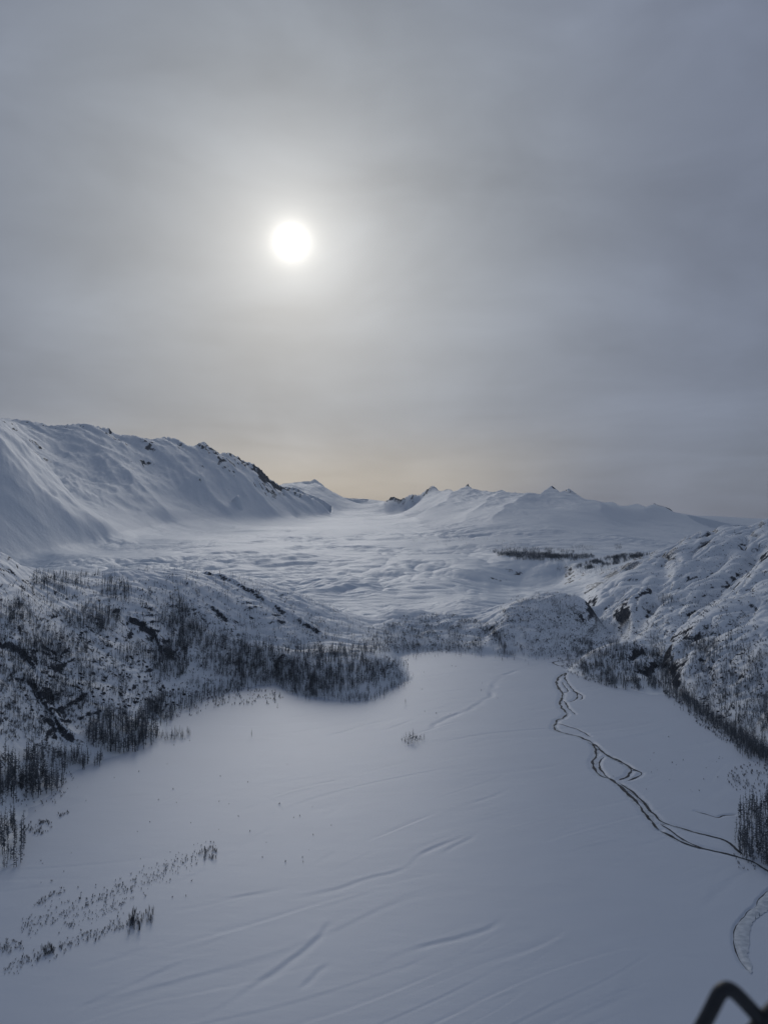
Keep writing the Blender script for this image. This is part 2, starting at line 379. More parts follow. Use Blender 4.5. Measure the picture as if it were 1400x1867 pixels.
for line, hgt, wid in (([(230, 800, 9700), (300, 845, 9400), (370, 895, 8900), (430, 935, 8500)], 90, 240), ([(120, 800, 8600), (190, 845, 8300), (250, 890, 7800), (310, 935, 7300)], 80, 280), ([(380, 830, 10300), (440, 880, 10000), (500, 925, 9800)], 75, 210),
        ([(470, 870, 10900), (520, 905, 11000), (570, 935, 11300)], 60, 190), ([(0, 850, 4700), (60, 900, 4700), (120, 960, 4800)], 28, 110), ([(0, 920, 4300), (60, 970, 4400)], 22, 90), ([(30, 800, 5600), (90, 850, 5500), (170, 930, 5400)], 26, 110),
        ([(1000, 890, 10800), (960, 930, 9000), (900, 965, 7000), (860, 990, 5200)], 60, 330), ([(1040, 895, 10800), (1080, 930, 9000), (1120, 965, 7000), (1150, 995, 5200)], 55, 300), ([(850, 885, 13400), (830, 910, 12000), (800, 945, 9500)], 75, 330), ([(1190, 921, 10800), (1180, 945, 9000), (1150, 970, 7000)], 50, 300), ([(950, 900, 11500), (900, 930, 9500), (850, 960, 7500), (800, 985, 5500)], 50, 300)):
    bx = np.array([at(*p)[:2] for p in line]); mm = (Xf > bx[:, 0].min() - 900) & (Xf < bx[:, 0].max() + 900) & (Yf > bx[:, 1].min() - 900) & (Yf < bx[:, 1].max() + 900)
    d, sg, _ = seg_dist((Xf[mm] + 0.6 * (wxf - Xf)[mm]).astype(np.float32), (Yf[mm] + 0.6 * (wyf - Yf)[mm]).astype(np.float32), [tuple(p) for p in bx])
    Z[mm] += mount[mm] * hgt * (0.95 if bx[0, 0] < 0 else 1.2) * np.exp(-np.abs(d) / wid) * (1 - crestP[mm])
crag = fbm(Xf, Yf, 330, 4, 120, 0.55, True)
Z += mount * (crag - 0.3) * 20 * sstep(0.0, 0.8, np.clip(hab / 500, 0, 1))
# jagged crests: teeth along the surveyed ridge lines, running down as ribs
def crest_teeth(line, amp, wl, fall, seed):
    cl = np.array([(p, math.log(yy)) for p, _, yy in line]); cvv = np.interp(ug * FPX + CX, cl[:, 0], cl[:, 1])
    dv = vg[:, None] - cvv[None, :]
    xx = np.exp(cvv) * ug
    tooth = 0
    for q, (w_, a_) in enumerate(((wl, 1.0), (wl / 2.3, .7), (wl / 5.1, .45))):
        w2 = (xx[None, :] + 0.9 * dv * np.exp(cvv)[None, :] * 0.5) / w_
        tooth = tooth + a_ * (0.42 - 1.6 * np.abs(perlin(w2, dv * 6 + q, seed + q)))
    inr = ((ug * FPX + CX > cl[0, 0]) & (ug * FPX + CX < cl[-1, 0]))[None, :]
    return amp * tooth * np.exp(-np.abs(dv) / fall) * inr
Z += mount * (crest_teeth(LCREST, 80, 300, 0.045, 400) + crest_teeth(RCREST, 62, 420, 0.045, 410) + crest_teeth(FCREST, 34, 420, 0.045, 420))
# sharp sky lines: the surveyed crest, with small teeth, as a tent with steep sides
SKY = [([(-420, 700, 8000), (-150, 742, 8300), (0, 762, 8500), (40, 766, 8650), (75, 770, 8800), (85, 776, 8850), (100, 776, 8950), (130, 772, 9100), (165, 774, 9300), (200, 781, 9500), (206, 789, 9540), (215, 792, 9580), (240, 794, 9700), (260, 798, 9800), (280, 801, 9900), (300, 795, 10000), (320, 799, 10100), (342, 812, 10200), (350, 813, 10230), (360, 810, 10260),
          (371, 804, 10300), (380, 812, 10330), (400, 827, 10400), (415, 824, 10500), (430, 830, 10600), (450, 841, 10720), (462, 844, 10800), (475, 855, 10900), (492, 872, 11100), (510, 884, 11300), (530, 892, 11500), (555, 900, 11700), (575, 910, 11850), (595, 925, 12000), (604, 937, 12000)], 1.6),
       ([(500, 890, 17000), (516, 882, 17000), (535, 880, 17000), (555, 877, 17000), (564, 878, 17000), (574, 873, 17000), (590, 885, 17000), (605, 896, 17300), (625, 906, 17500), (670, 912, 19000)], 0.8),
       ([(700, 915, 15000), (715, 904, 14800), (730, 910, 14500), (750, 900, 14200), (765, 902, 14000), (780, 890, 13600), (790, 884, 13500), (800, 895, 13400), (820, 892, 13400), (827, 896, 13400), (845, 889, 13400), (854, 882, 13400), (860, 891, 13300), (885, 895, 13100), (900, 897, 13000), (915, 893, 12800), (927, 899, 12500), (950, 902, 12000), (980, 904, 11000), (995, 892, 10850),
          (1006, 885, 10800), (1020, 897, 10800), (1027, 895, 10800), (1036, 890, 10800), (1050, 900, 10800), (1060, 907, 10800), (1075, 913, 10800), (1095, 916, 10800), (1115, 915, 10800), (1130, 922, 10800), (1145, 922, 10800), (1160, 918, 10800), (1177, 924, 10800), (1192, 918, 10800), (1220, 927, 10800), (1230, 935, 10800), (1250, 938, 10800), (1265, 950, 10800), (1295, 962, 10800), (1400, 985, 10800)], 1.0)]
for line, jag in SKY:
    pxc = ug * FPX + CX; a_ = np.array(line)
    pyc = np.interp(pxc, a_[:, 0], a_[:, 1]) + jag * (perlin(pxc / 9, pxc * 0, 430) + 0.6 * perlin(pxc / 4.3, pxc * 0, 431)); vc = np.log(np.interp(pxc, a_[:, 0], a_[:, 2]))
    inr = (pxc > a_[0, 0]) & (pxc < a_[-1, 0])
    yc_ = (CY - pyc) / FPX; tz = (SP + yc_ * CP) / (CP - yc_ * SP)
    los = H + tz[None, :] * Yg                                   # height of the sight line to the crest
    yk = np.exp(vc)[None, :]; zc = H + tz[None, :] * yk
    wob = perlin(Xg / 240, Yg / 240, 433)
    dY = np.abs(Yg - yk); tent = zc - dY * (0.62 + 0.35 * wob) 
    nearc = inr[None, :] * (np.abs(Yg - yk) < 0.16 * yk)
    Z = np.where(nearc, np.minimum(Z, np.minimum(los, zc + (Yg > yk) * 0.0)), Z)
    Z = np.where(nearc, np.maximum(Z, tent), Z)
# --- valley floor: old channels, wind drifts
flat = (fd < 3)
Z = np.where(fd < 0, 0.0, Z)
Z = np.where(fd >= 0, np.maximum(Z * sstep(0, 30, fd) + 0.0, np.where(fd < 200, 0.02, -50)), Z)

DRIFT = [([(300, 1663), (370, 1650), (440, 1634), (500, 1620), (548, 1612)], 1.2, 5.5), ([(520, 1642), (580, 1627), (640, 1610), (700, 1595), (740, 1580), (758, 1562), (790, 1545), (830, 1528), (856, 1508)], 1.3, 6),
         ([(565, 1657), (620, 1640), (690, 1622), (735, 1615)], .9, 5), ([(330, 1872), (380, 1848), (425, 1824), (465, 1797), (505, 1768), (545, 1738), (580, 1705), (600, 1680), (640, 1655)], 1.5, 5.5),
         ([(540, 1806), (560, 1785), (580, 1765), (606, 1748)], .9, 5), ([(680, 1764), (720, 1746), (760, 1730), (790, 1718), (840, 1702), (885, 1690), (915, 1672), (932, 1655)], 1.1, 5.5), ([(722, 1776), (745, 1765), (775, 1751)], 1.1, 4),
         ([(352, 1730), (385, 1717), (418, 1704)], 1.0, 4.5), ([(-10, 1812), (70, 1790), (150, 1766), (230, 1740), (310, 1700), (352, 1690)], .7, 6), ([(90, 1866), (160, 1832), (230, 1803), (300, 1768), (350, 1748)], .9, 5),
         ([(440, 1330), (480, 1318), (530, 1309), (580, 1300), (640, 1293)], .9, 7), ([(570, 1352), (610, 1338), (650, 1326), (700, 1312), (740, 1300)], .9, 7), ([(590, 1366), (622, 1362)], .8, 7),
         ([(700, 1395), (770, 1340), (788, 1318), (830, 1304), (862, 1288), (890, 1268), (896, 1250), (912, 1232), (950, 1218), (1000, 1205), (1050, 1198)], 1.6, 10),
         ([(860, 1255), (895, 1250)], 1.4, 8), ([(740, 1308), (800, 1298), (850, 1292)], .7, 7), ([(500, 1402), (560, 1382), (620, 1372)], .4, 8), ([(480, 1450), (500, 1458), (510, 1470), (516, 1482)], 1., 5), ([(270, 1650), (330, 1610), (400, 1570), (440, 1540), (480, 1518), (492, 1500)], .8, 6),
         ([(620, 1480), (660, 1462), (700, 1446)], .5, 6), ([(560, 1430), (600, 1424), (650, 1415)], .5, 6), ([(850, 1470), (900, 1450), (930, 1432)], .6, 6), ([(905, 1325), (950, 1316), (1000, 1300)], .6, 8), ([(1290, 1640), (1310, 1580)], .4, 5), ([(1150, 1730), (1200, 1745), (1330, 1742)], .35, 5), ([(120, 1470), (200, 1455), (300, 1446)], .4, 7), ([(560, 1580), (600, 1560), (640, 1530)], .4, 6), ([(330, 1480), (420, 1440), (480, 1400), (540, 1370)], .4, 8),
         ([(1095, 1240), (1140, 1262), (1200, 1280)], .6, 9), ([(800, 1560), (840, 1535), (870, 1512)], .7, 6), ([(380, 1700), (420, 1690), (460, 1672)], .5, 6)]
fm = FLOORM[:jn]
fx, fy = X[fm].astype(np.float32), Y[fm].astype(np.float32)
dz = np.zeros(fx.shape, np.float32)
for line, amp, wid in DRIFT:
    L = [on_floor(*p) for p in line]
    bx = np.array(L); m = (fx > bx[:, 0].min() - 80) & (fx < bx[:, 0].max() + 80) & (fy > bx[:, 1].min() - 80) & (fy < bx[:, 1].max() + 80)
    xx, yy = fx[m], fy[m]
    jx = 3 * perlin(xx / 40, yy / 40, 130); jy = 3 * perlin(xx / 40, yy / 40, 131)
    d, s, t = seg_dist(xx + jx, yy + jy, L)
    t = t / (len(L) - 1); e = sstep(0, 0.28, t) * (1 - sstep(0.68, 1, t))
    q = s * d / (wid * 0.5)
    dz[m] += amp * e * (q * np.exp(-q * q * 0.8) - 0.45 * np.exp(-(q / 1.3) ** 2)) * (0.25 + 1.0 * sstep(-.35, .4, perlin(xx / 34, yy / 34, 135)))
ax, ay = fx * 0.93 + fy * 0.37, fy * 0.93 - fx * 0.37
dz *= 0.62
sw, cw = 0.83 * fx + 0.55 * fy, 0.83 * fy - 0.55 * fx
for q_, (la, lc, am_) in enumerate(((420, 46, .36), (260, 27, .22), (170, 15, .10))):
    nn = perlin(sw / la + 0.5 * perlin(fx / 190, fy / 190, 440 + q_), cw / lc + 1.1 * perlin(fx / 230, fy / 230, 443 + q_), 446 + q_)
    qq = nn / 0.10
    dz += am_ * (qq * np.exp(-qq * qq) * 1.4 - 0.35 * np.exp(-qq * qq)) * sstep(-0.1, 0.5, perlin(fx / 120, fy / 120, 450 + q_))
dz += 0.55 * fbm(ax / 3.2, ay, 60, 3, 140) + 0.05 * fbm(ax / 2.5, ay, 11, 2, 145) 
dz *= 0.40 * (1 + 0.5 * np.clip((fy - 550) / 600, 0, 1))
edge = sstep(0, 20, -fd[:jn][fm])

RIV = {}
def z6(l): return [(950 + x * .32143, 1150 + y * .32143) for x, y in l]
def z7(l): return [(900 + x * .35714, 1450 + y * .35714) for x, y in l]
RIV['main'] = (z6([(330, 158), (250, 166), (165, 178), (205, 195), (265, 205), (270, 230), (215, 255), (195, 290), (210, 325), (235, 350), (230, 380), (215, 410), (225, 435), (265, 465), (240, 495), (205, 505), (180, 535), (190, 565), (260, 580), (330, 600), (400, 630),
                      (425, 660), (425, 700), (400, 745), (410, 785), (450, 820), (500, 835), (540, 860), (580, 900), (640, 960), (690, 1010), (730, 1070), (790, 1130)]), 2.3)
RIV['lower'] = (z6([(790, 1130), (870, 1180), (970, 1220), (1060, 1238), (1120, 1252), (1180, 1265), (1250, 1280), (1330, 1320), (1400, 1360), (1460, 1410)]), 2.0)
RIV['side1'] = (z6([(262, 225), (240, 265), (280, 320), (322, 360), (310, 390), (265, 402)]), 1.7)
RIV['side2'] = (z6([(300, 340), (355, 372), (330, 392)]), 1.4)
RIV['side3'] = (z6([(242, 395), (262, 435), (302, 465), (300, 478)]), 1.5)
RIV['side4'] = (z6([(235, 350), (268, 345), (240, 305), (232, 290)]), 1.2)
RIV['loop1'] = (z6([(400, 632), (455, 680), (500, 713), (560, 742), (608, 768), (626, 798), (600, 830), (545, 848)]), 1.9)
RIV['loop2'] = (z6([(470, 712), (432, 740), (450, 790), (500, 835)]), 1.3)
RIV['loop3'] = (z6([(510, 712), (600, 762), (650, 790), (692, 806), (655, 832), (590, 850)]), 1.6)
RIV['east'] = (z6([(560, 862), (640, 920), (700, 970), (740, 1030), (790, 1080), (870, 1108), (960, 1135), (1060, 1155), (1150, 1185), (1210, 1215), (1262, 1275)]), 1.7)
RIV['mid'] = (z6([(790, 1090), (850, 1140), (920, 1185), (990, 1215), (1040, 1232)]), 1.3)
RIV['bar'] = (z6([(200, 520), (260, 540), (330, 560), (400, 602)]), 1.3)
RIV['creek'] = (z6([(990, 1020), (1050, 1040), (1110, 1060), (1150, 1042), (1215, 1040)]), 1.0)
RIV['bend'] = (z7([(1420, 470), (1350, 520), (1330, 570), (1270, 620), (1230, 680), (1216, 740), (1236, 805), (1278, 868), (1312, 916)]), 0.8)
def smoothline(L, n=3):
    L = np.array(L, float)
    for _ in range(n):
        q = L[:-1] * .75 + L[1:] * .25; r = L[:-1] * .25 + L[1:] * .75
        L = np.vstack([L[:1], np.stack([q, r], 1).reshape(-1, 2), L[-1:]])
    return L
RW = {}
for k, (line, hw) in RIV.items():
    L = smoothline([on_floor(*p) for p in line], 2)
    seg = np.concatenate([[0], np.cumsum(np.hypot(*np.diff(L, axis=0).T))])
    s = np.arange(0, seg[-1], 1.6)
    L = np.stack([np.interp(s, seg, L[:, 0]), np.interp(s, seg, L[:, 1])], 1)
    L[:, 0] += 1.3 * perlin(s / 17, s * 0 + 0.3, 150); L[:, 1] += 2.2 * perlin(s / 17, s * 0 + 7.7, 151)
    RW[k] = (L, hw, s)
    Lc = L[::4]
    m = (fx > Lc[:, 0].min() - 25) & (fx < Lc[:, 0].max() + 25) & (fy > Lc[:, 1].min() - 25) & (fy < Lc[:, 1].max() + 25)
    d, sg, _ = seg_dist(fx[m], fy[m], [tuple(p) for p in Lc])
    w = hw * 2.2
    cut = -0.6 * np.exp(-(d / w) ** 4)
    dz[m] = np.where(d < w * 1.6, np.minimum(dz[m] * sstep(w * .6, w * 1.6, d) + cut, dz[m] + cut), dz[m])
Zf = Z[:jn]; Zf[fm] = (dz * edge).astype(np.float32); Z[:jn] = Zf

# ------------------------------------------------------------------ slope, exposed rock
dZv = np.gradient(Z, axis=0) / np.gradient(Yg, axis=0)
dXu = np.gradient(Xg, axis=1)
dZx = np.gradient(Z, axis=1) / dXu
dZy = dZv - ug[None, :] * dZx                      # columns are radial
slope = np.sqrt(dZx ** 2 + dZy ** 2)
rk = np.zeros(Z.shape, np.float32)
pat = fbm(Xg[:jn], Yg[:jn], 30, 3, 160)
cr1 = np.abs(fbm(Xg[:jn] * 0.75 + Yg[:jn] * 0.3, Yg[:jn] * 1.25 - Xg[:jn] * 0.55, 55, 4, 162, 0.6))
crack = (1 - sstep(0.015, 0.085, cr1)) * sstep(0.0, 0.25, fbm(Xg[:jn], Yg[:jn], 120, 2, 164))
leftcut = 1 - 0.85 * (1 - sstep(40, 110, PXg[:jn]))
steep = slope[:jn] + 0.45 * pat - 0.5 * (1 - leftcut)
_, PY1 = scr(Xg, Yg, Z)
OUT = [(1335, 1052, 16, 34, 0.75, 1), (1300, 1085, 12, 12, 0, 1), (1232, 1072, 9, 7, 0, .9), (1258, 1078, 8, 5, 0, .9), (1150, 1092, 30, 14, -.5, .9), (1168, 1085, 20, 10, -.4, .8), (1122, 1112, 18, 14, 0, .8), (1128, 1128, 16, 8, 0, .9), (1260, 1108, 24, 10, .1, .7),
       (1345, 1092, 9, 4, 0, .9), (1190, 1065, 14, 8, -.4, .8), (1215, 1045, 16, 6, -.4, .7), (1128, 1072, 8, 3, 0, 1), (1300, 1296, 24, 10, .5, .8), (1390, 1040, 4, 12, 0.3, .8), (1370, 1110, 16, 6, 0, .6),
       (266, 1150, 20, 10, 0, 1), (400, 1123, 10, 5, .2, 1), (470, 1105, 26, 5, .45, 1), (510, 1124, 24, 4, .35, .9), (30, 1268, 26, 4, -.3, 1), (95, 1316, 28, 5, .2, 1), (180, 1245, 14, 6, 0, .8), (130, 1275, 30, 5, .1, .6), (350, 1068, 16, 4, .3, .8), (430, 1135, 14, 3, .3, .9),
       (1060, 1086, 12, 4, .3, 1), (1080, 1110, 8, 12, -.4, .9), (1060, 1130, 20, 10, .6, .5), (905, 1118, 3, 3, 0, 1), (720, 1108, 8, 4, 0, .8), (790, 1120, 16, 5, .1, .6), (745, 1150, 30, 8, .1, .5), (18, 1018, 10, 7, .6, .9), (820, 1150, 20, 6, 0, .5),
       (1225, 1250, 10, 20, 0, .5), (1200, 1195, 7, 16, -.3, .7)]
rpat = fbm(Xg[:jn] + 0.4 * Yg[:jn], Yg[:jn], 16, 4, 166, 0.6)
for px_, py_, rx_, ry_, ro_, am_ in OUT:
    dx_, dy_ = PXg[:jn] - px_, PY1[:jn] - py_; c_, s_ = math.cos(ro_), math.sin(ro_)
    e_ = ((dx_ * c_ + dy_ * s_) / rx_) ** 2 + ((dy_ * c_ - dx_ * s_) / ry_) ** 2
    vis_ = (e_ < 4) & (Yg[:jn] < 2650)
    b_ = np.where(vis_, np.exp(-e_ * 0.9), 0)
    steep = steep + 0.5 * am_ * b_ * (0.6 + 1.2 * rpat)
    Z[:jn] += np.where(vis_, hill[:jn] * b_ * rpat * 3.0, 0)
for sel, qn in (((PXg[:jn] > 1085), 0.915), ((PXg[:jn] <= 1085) & (PXg[:jn] > 740), 0.965), ((PXg[:jn] <= 740), 0.982)):
    m_ = sel & (hill[:jn] > 0.8) & (Yg[:jn] < 2500); t_ = np.quantile(steep[m_], qn)
    print('rock threshold', qn, t_)
    rk[:jn] = np.where(sel, hill[:jn] * sstep(t_ - 0.10, t_ + 0.22, steep), rk[:jn])
rk[:jn] = np.maximum(rk[:jn], hill[:jn] * crack * sstep(0.36, 0.72, slope[:jn]) * 0.8)
for px_, py_, rx_, ry_, ro_, am_ in [(215, 1228, 150, 60, .35, .44), (60, 1195, 80, 60, 0, .40), (50, 1285, 90, 50, 0, .42), (190, 1290, 110, 28, .2, .42), (430, 1120, 140, 50, .3, .30), (1305, 1292, 36, 14, .5, .5), (1320, 1210, 120, 60, .4, .42), (1140, 1115, 60, 40, 0, .42), (1030, 1140, 70, 46, .5, .42), (800, 1155, 100, 30, 0, .40), (1290, 1050, 130, 60, -.4, .36), (1130, 1215, 90, 40, .2, .36)]:
    dx_, dy_ = PXg[:jn] - px_, PY1[:jn] - py_; c_, s_ = math.cos(ro_), math.sin(ro_)
    e_ = ((dx_ * c_ + dy_ * s_) / rx_) ** 2 + ((dy_ * c_ - dx_ * s_) / ry_) ** 2
    rk[:jn] = np.maximum(rk[:jn], hill[:jn] * np.where(Yg[:jn] < 2650, np.exp(-e_ * .8), 0) * am_ * (0.75 + 0.9 * rpat))
NRM = None
patf = fbm(Xg, Yg, 330, 4, 170)
crestN = crest_near(0.05)
peakN = crestN * sstep(-0.15, 0.2, fbm(Xg, Yg, 300, 4, 172, 0.6) + 0.10) * (PXg > 690)
mr = mount * np.maximum(peakN * 0.95, sstep(0.95, 1.25, crestN * 0.40 +  slope * 0.8 + 0.75 * patf + 0.22 * sstep(350, 900, hab)) * sstep(120, 420, hab) * sstep(5400, 8000, Yg))
rk = np.maximum(rk, mr.astype(np.float32))
rk = np.maximum(rk, (plainR * sstep(0.42, 0.7, slope + 0.3 * patf) * 0.7).astype(np.float32))

dZx = np.gradient(Z, axis=1) / dXu; dZy = np.gradient(Z, axis=0) / np.gradient(Yg, axis=0) - ug[None, :] * dZx
NRM = np.stack([-dZx, -dZy, np.ones_like(dZx)], -1); NRM /= np.linalg.norm(NRM, axis=-1, keepdims=True)
# ------------------------------------------------------------------ materials
def new_mat(name):
    mt = bpy.data.materials.new(name); mt.use_nodes = True
    nt = mt.node_tree; b = nt.nodes['Principled BSDF']; return mt, nt, b
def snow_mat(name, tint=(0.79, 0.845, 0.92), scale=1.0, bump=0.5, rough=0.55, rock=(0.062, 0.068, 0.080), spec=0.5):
    mt, nt, b = new_mat(name); N = nt.nodes; L = nt.links
    tc = N.new('ShaderNodeTexCoord')
    def noise(s, det=4, ro=0.55, st=None):
        n = N.new('ShaderNodeTexNoise'); n.inputs['Scale'].default_value = s; n.inputs['Detail'].default_value = det; n.inputs['Roughness'].default_value = ro
        if st:
            mp = N.new('ShaderNodeMapping'); mp.inputs['Scale'].default_value = st; mp.inputs['Rotation'].default_value = (0, 0, 0.38); L.new(tc.outputs['Object'], mp.inputs[0]); L.new(mp.outputs[0], n.inputs['Vector'])
        else: L.new(tc.outputs['Object'], n.inputs['Vector'])
        return n.outputs[0]
    at_ = N.new('ShaderNodeAttribute'); at_.attribute_name = 'rock'
    nz = noise(0.30 / scale, 8, 0.72, (1.0, 0.8, 2.2))
    # rock mask broken up by noise
    ma = N.new('ShaderNodeMath'); ma.operation = 'MULTIPLY_ADD'; L.new(nz, ma.inputs[0]); ma.inputs[1].default_value = 2.4; ma.inputs[2].default_value = -1.55
    ad = N.new('ShaderNodeMath'); ad.operation = 'ADD'; L.new(at_.outputs['Fac'], ad.inputs[0]); L.new(ma.outputs[0], ad.inputs[1])
    mr_ = N.new('ShaderNodeMapRange'); L.new(ad.outputs[0], mr_.inputs[0]); mr_.inputs[1].default_value = 0.12; mr_.inputs[2].default_value = 0.42; mr_.clamp = True
    # no rock at all where the attribute is zero
    gt = N.new('ShaderNodeMapRange'); L.new(at_.outputs['Fac'], gt.inputs[0]); gt.inputs[1].default_value = 0.02; gt.inputs[2].default_value = 0.2; gt.clamp = True
    mu = N.new('ShaderNodeMath'); mu.operation = 'MULTIPLY'; L.new(mr_.outputs[0], mu.inputs[0]); L.new(gt.outputs[0], mu.inputs[1])
    cr = N.new('ShaderNodeMix'); cr.data_type = 'RGBA'; L.new(noise(0.02 / scale, 5), cr.inputs[0])
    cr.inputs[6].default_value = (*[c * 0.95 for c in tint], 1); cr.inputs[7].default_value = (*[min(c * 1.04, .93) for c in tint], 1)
    rc = N.new('ShaderNodeMix'); rc.data_type = 'RGBA'; L.new(noise(0.5 / scale, 7, 0.75), rc.inputs[0])
    rc.inputs[6].default_value = (*[c * 0.3 for c in rock], 1); rc.inputs[7].default_value = (*[c * 2.0 for c in rock], 1)
    mx = N.new('ShaderNodeMix'); mx.data_type = 'RGBA'; L.new(mu.outputs[0], mx.inputs[0]); L.new(cr.outputs[2], mx.inputs[6]); L.new(rc.outputs[2], mx.inputs[7])
    L.new(mx.outputs[2], b.inputs['Base Color'])
    b.inputs['Roughness'].default_value = rough
    b.inputs['Specular IOR Level'].default_value = spec
    h1 = noise(0.10 / scale, 5, 0.5, (0.35, 1.0, 1.0)); h2 = noise(0.9 / scale, 3, 0.5)
    hs = N.new('ShaderNodeMath'); hs.operation = 'MULTIPLY_ADD'; L.new(h2, hs.inputs[0]); hs.inputs[1].default_value = 0.18; L.new(h1, hs.inputs[2])
    bp = N.new('ShaderNodeBump'); bp.inputs['Strength'].default_value = bump; bp.inputs['Distance'].default_value = 1.2 * scale; L.new(hs.outputs[0], bp.inputs['Height'])
    L.new(bp.outputs[0], b.inputs['Normal'])
    sp = N.new('ShaderNodeMath'); sp.operation = 'MULTIPLY_ADD'; L.new(mu.outputs[0], sp.inputs[0]); sp.inputs[1].default_value = -spec; sp.inputs[2].default_value = spec
    L.new(sp.outputs[0], b.inputs['Specular IOR Level'])
    return mt
M_floor = snow_mat('dimmed_floor_snow', bump=0.13, rough=0.5, spec=0.55, tint=(0.59, 0.66, 0.765))  # tint darker than hillside snow, standing in for dimmer foreground light
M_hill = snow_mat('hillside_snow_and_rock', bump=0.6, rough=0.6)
M_glac = snow_mat('glacier_snow', tint=(0.76, 0.83, 0.91), scale=9.0, bump=0.6, rough=0.55)
M_mount = snow_mat('mountain_snow_and_rock', scale=14.0, bump=0.5, rough=0.6, rock=(0.065, 0.072, 0.086))
def plain_mat(name, a, b_, sc=1.0, rough=0.8, spec=0.3, bump=0.0):
    mt, nt, b = new_mat(name); N = nt.nodes; L = nt.links
    tc = N.new('ShaderNodeTexCoord'); n = N.new('ShaderNodeTexNoise'); n.inputs['Scale'].default_value = sc; n.inputs['Detail'].default_value = 5; L.new(tc.outputs['Object'], n.inputs['Vector'])
    mp = N.new('ShaderNodeMapRange'); mp.inputs[1].default_value = 0.36; mp.inputs[2].default_value = 0.64; L.new(n.outputs[0], mp.inputs[0])
    mx = N.new('ShaderNodeMix'); mx.data_type = 'RGBA'; L.new(mp.outputs[0], mx.inputs[0]); mx.inputs[6].default_value = (*a, 1); mx.inputs[7].default_value = (*b_, 1)
    L.new(mx.outputs[2], b.inputs['Base Color']); b.inputs['Roughness'].default_value = rough; b.inputs['Specular IOR Level'].default_value = spec
    if bump:
        bp = N.new('ShaderNodeBump'); bp.inputs['Strength'].default_value = bump; bp.inputs['Distance'].default_value = 0.2; L.new(n.outputs[0], bp.inputs['Height']); L.new(bp.outputs[0], b.inputs['Normal'])
    return mt
M_water = plain_mat('river_water', (0.014, 0.018, 0.025), (0.07, 0.082, 0.10), 0.22, 0.6, 0.1, 0.4)
M_ice = plain_mat('river_ice', (0.40, 0.46, 0.53), (0.62, 0.68, 0.75), 0.25, 0.45, 0.4, 0.3)
M_bark = plain_mat('weathered_bark', (0.09, 0.098, 0.11), (0.18, 0.188, 0.20), 0.8, 0.9, 0.05)
M_twig = plain_mat('dark_spruce_twigs', (0.13, 0.146, 0.168), (0.26, 0.28, 0.305), 0.5, 0.9, 0.05)
M_shrub = plain_mat('bare_willow_twigs', (0.07, 0.076, 0.086), (0.13, 0.136, 0.146), 0.6, 0.9, 0.05)
M_rock = plain_mat('dark_boulder_rock', (0.03, 0.033, 0.04), (0.085, 0.09, 0.10), 0.5, 0.9, 0.05, 0.5)

# ------------------------------------------------------------------ meshes from arrays
def mesh_np(name, V, F, mat, smooth=True, attr=None, normals=None, parent=None):
    me = bpy.data.meshes.new(name); k = F.shape[1]
    me.vertices.add(len(V)); me.vertices.foreach_set('co', np.ascontiguousarray(V, np.float32).ravel())
    me.loops.add(F.size); me.loops.foreach_set('vertex_index', np.ascontiguousarray(F, np.int32).ravel())
    me.polygons.add(len(F)); me.polygons.foreach_set('loop_start', np.arange(0, F.size, k, dtype=np.int32))
    me.polygons.foreach_set('use_smooth', np.full(len(F), smooth))
    me.update(calc_edges=True)
    if attr is not None:
        a = me.attributes.new('rock', 'FLOAT', 'POINT'); a.data.foreach_set('value', np.ascontiguousarray(attr, np.float32))
    if normals is not None: me.normals_split_custom_set_from_vertices(normals)
    me.materials.append(mat)
    if name is None: return me
    o = bpy.data.objects.new(name, me); coll.objects.link(o)
    if parent is not None: o.parent = parent
    return o

NR, NC = Z.shape
GV = np.stack([Xg, Yg, Z], -1).astype(np.float32)
ii = (np.arange(NR - 1)[:, None] * NC + np.arange(NC - 1)[None, :])
QUADS = np.stack([ii, ii + 1, ii + NC + 1, ii + NC], -1)
fc = lambda a: a[:-1, :-1]
fpx, fY, ffl, fm_, fpr = fc(PXg), fc(Yg), fc(FLOORM), fc(mount), fc(plainR)
reg = np.full(ii.shape, 5, np.int8)                                   # 5 glacier
reg[(fpr > 0.5) & (fY > 2200)] = 6                                    # outwash plain and moraine
lm = (fY > 3300) & (fpx < np.interp(fY, [2700, 3300, 3750, 4300, 5300, 7000, 8000, 9600, 11700, 40000], [-420, -150, 0, 100, 215, 300, 380, 500, 602, 640]))
reg[lm] = 7
rm = (fY > 4250) & (fpx > np.interp(fY, [4200, 5500, 7500, 10500, 14000, 40000], [820, 800, 770, 745, 700, 700]))
reg[rm] = 8
reg[(fY > 14500) & (fpx < 690)] = 9
crestY = np.interp(fpx, [-420, 0, 180, 330, 520, 640, 735], [900, 1150, 1380, 1520, 1650, 1620, 1500])
reg[(fpx < 735) & (fY < crestY + 260)] = 1
reg[(fpx >= 690) & (fpx < 892) & (fY < 2230) & (reg == 5)] = 2
reg[(fpx >= 735) & (fpx < 892) & (fY < 2230)] = 2
reg[(fpx >= 892) & (fpx < 1104) & (fY < 2150)] = 3
knollgap = (fpx >= 1035) & (fY < np.interp(fpx, [1030, 1100, 1125, 1200], [1500, 1560, 1720, 1900]) - 60)
reg[((fpx >= 1085) & (fY < 3000)) & (reg != 3)] = 4
reg[(fpx >= 1030) & (fY < 1480)] = 4
reg[ffl] = 0
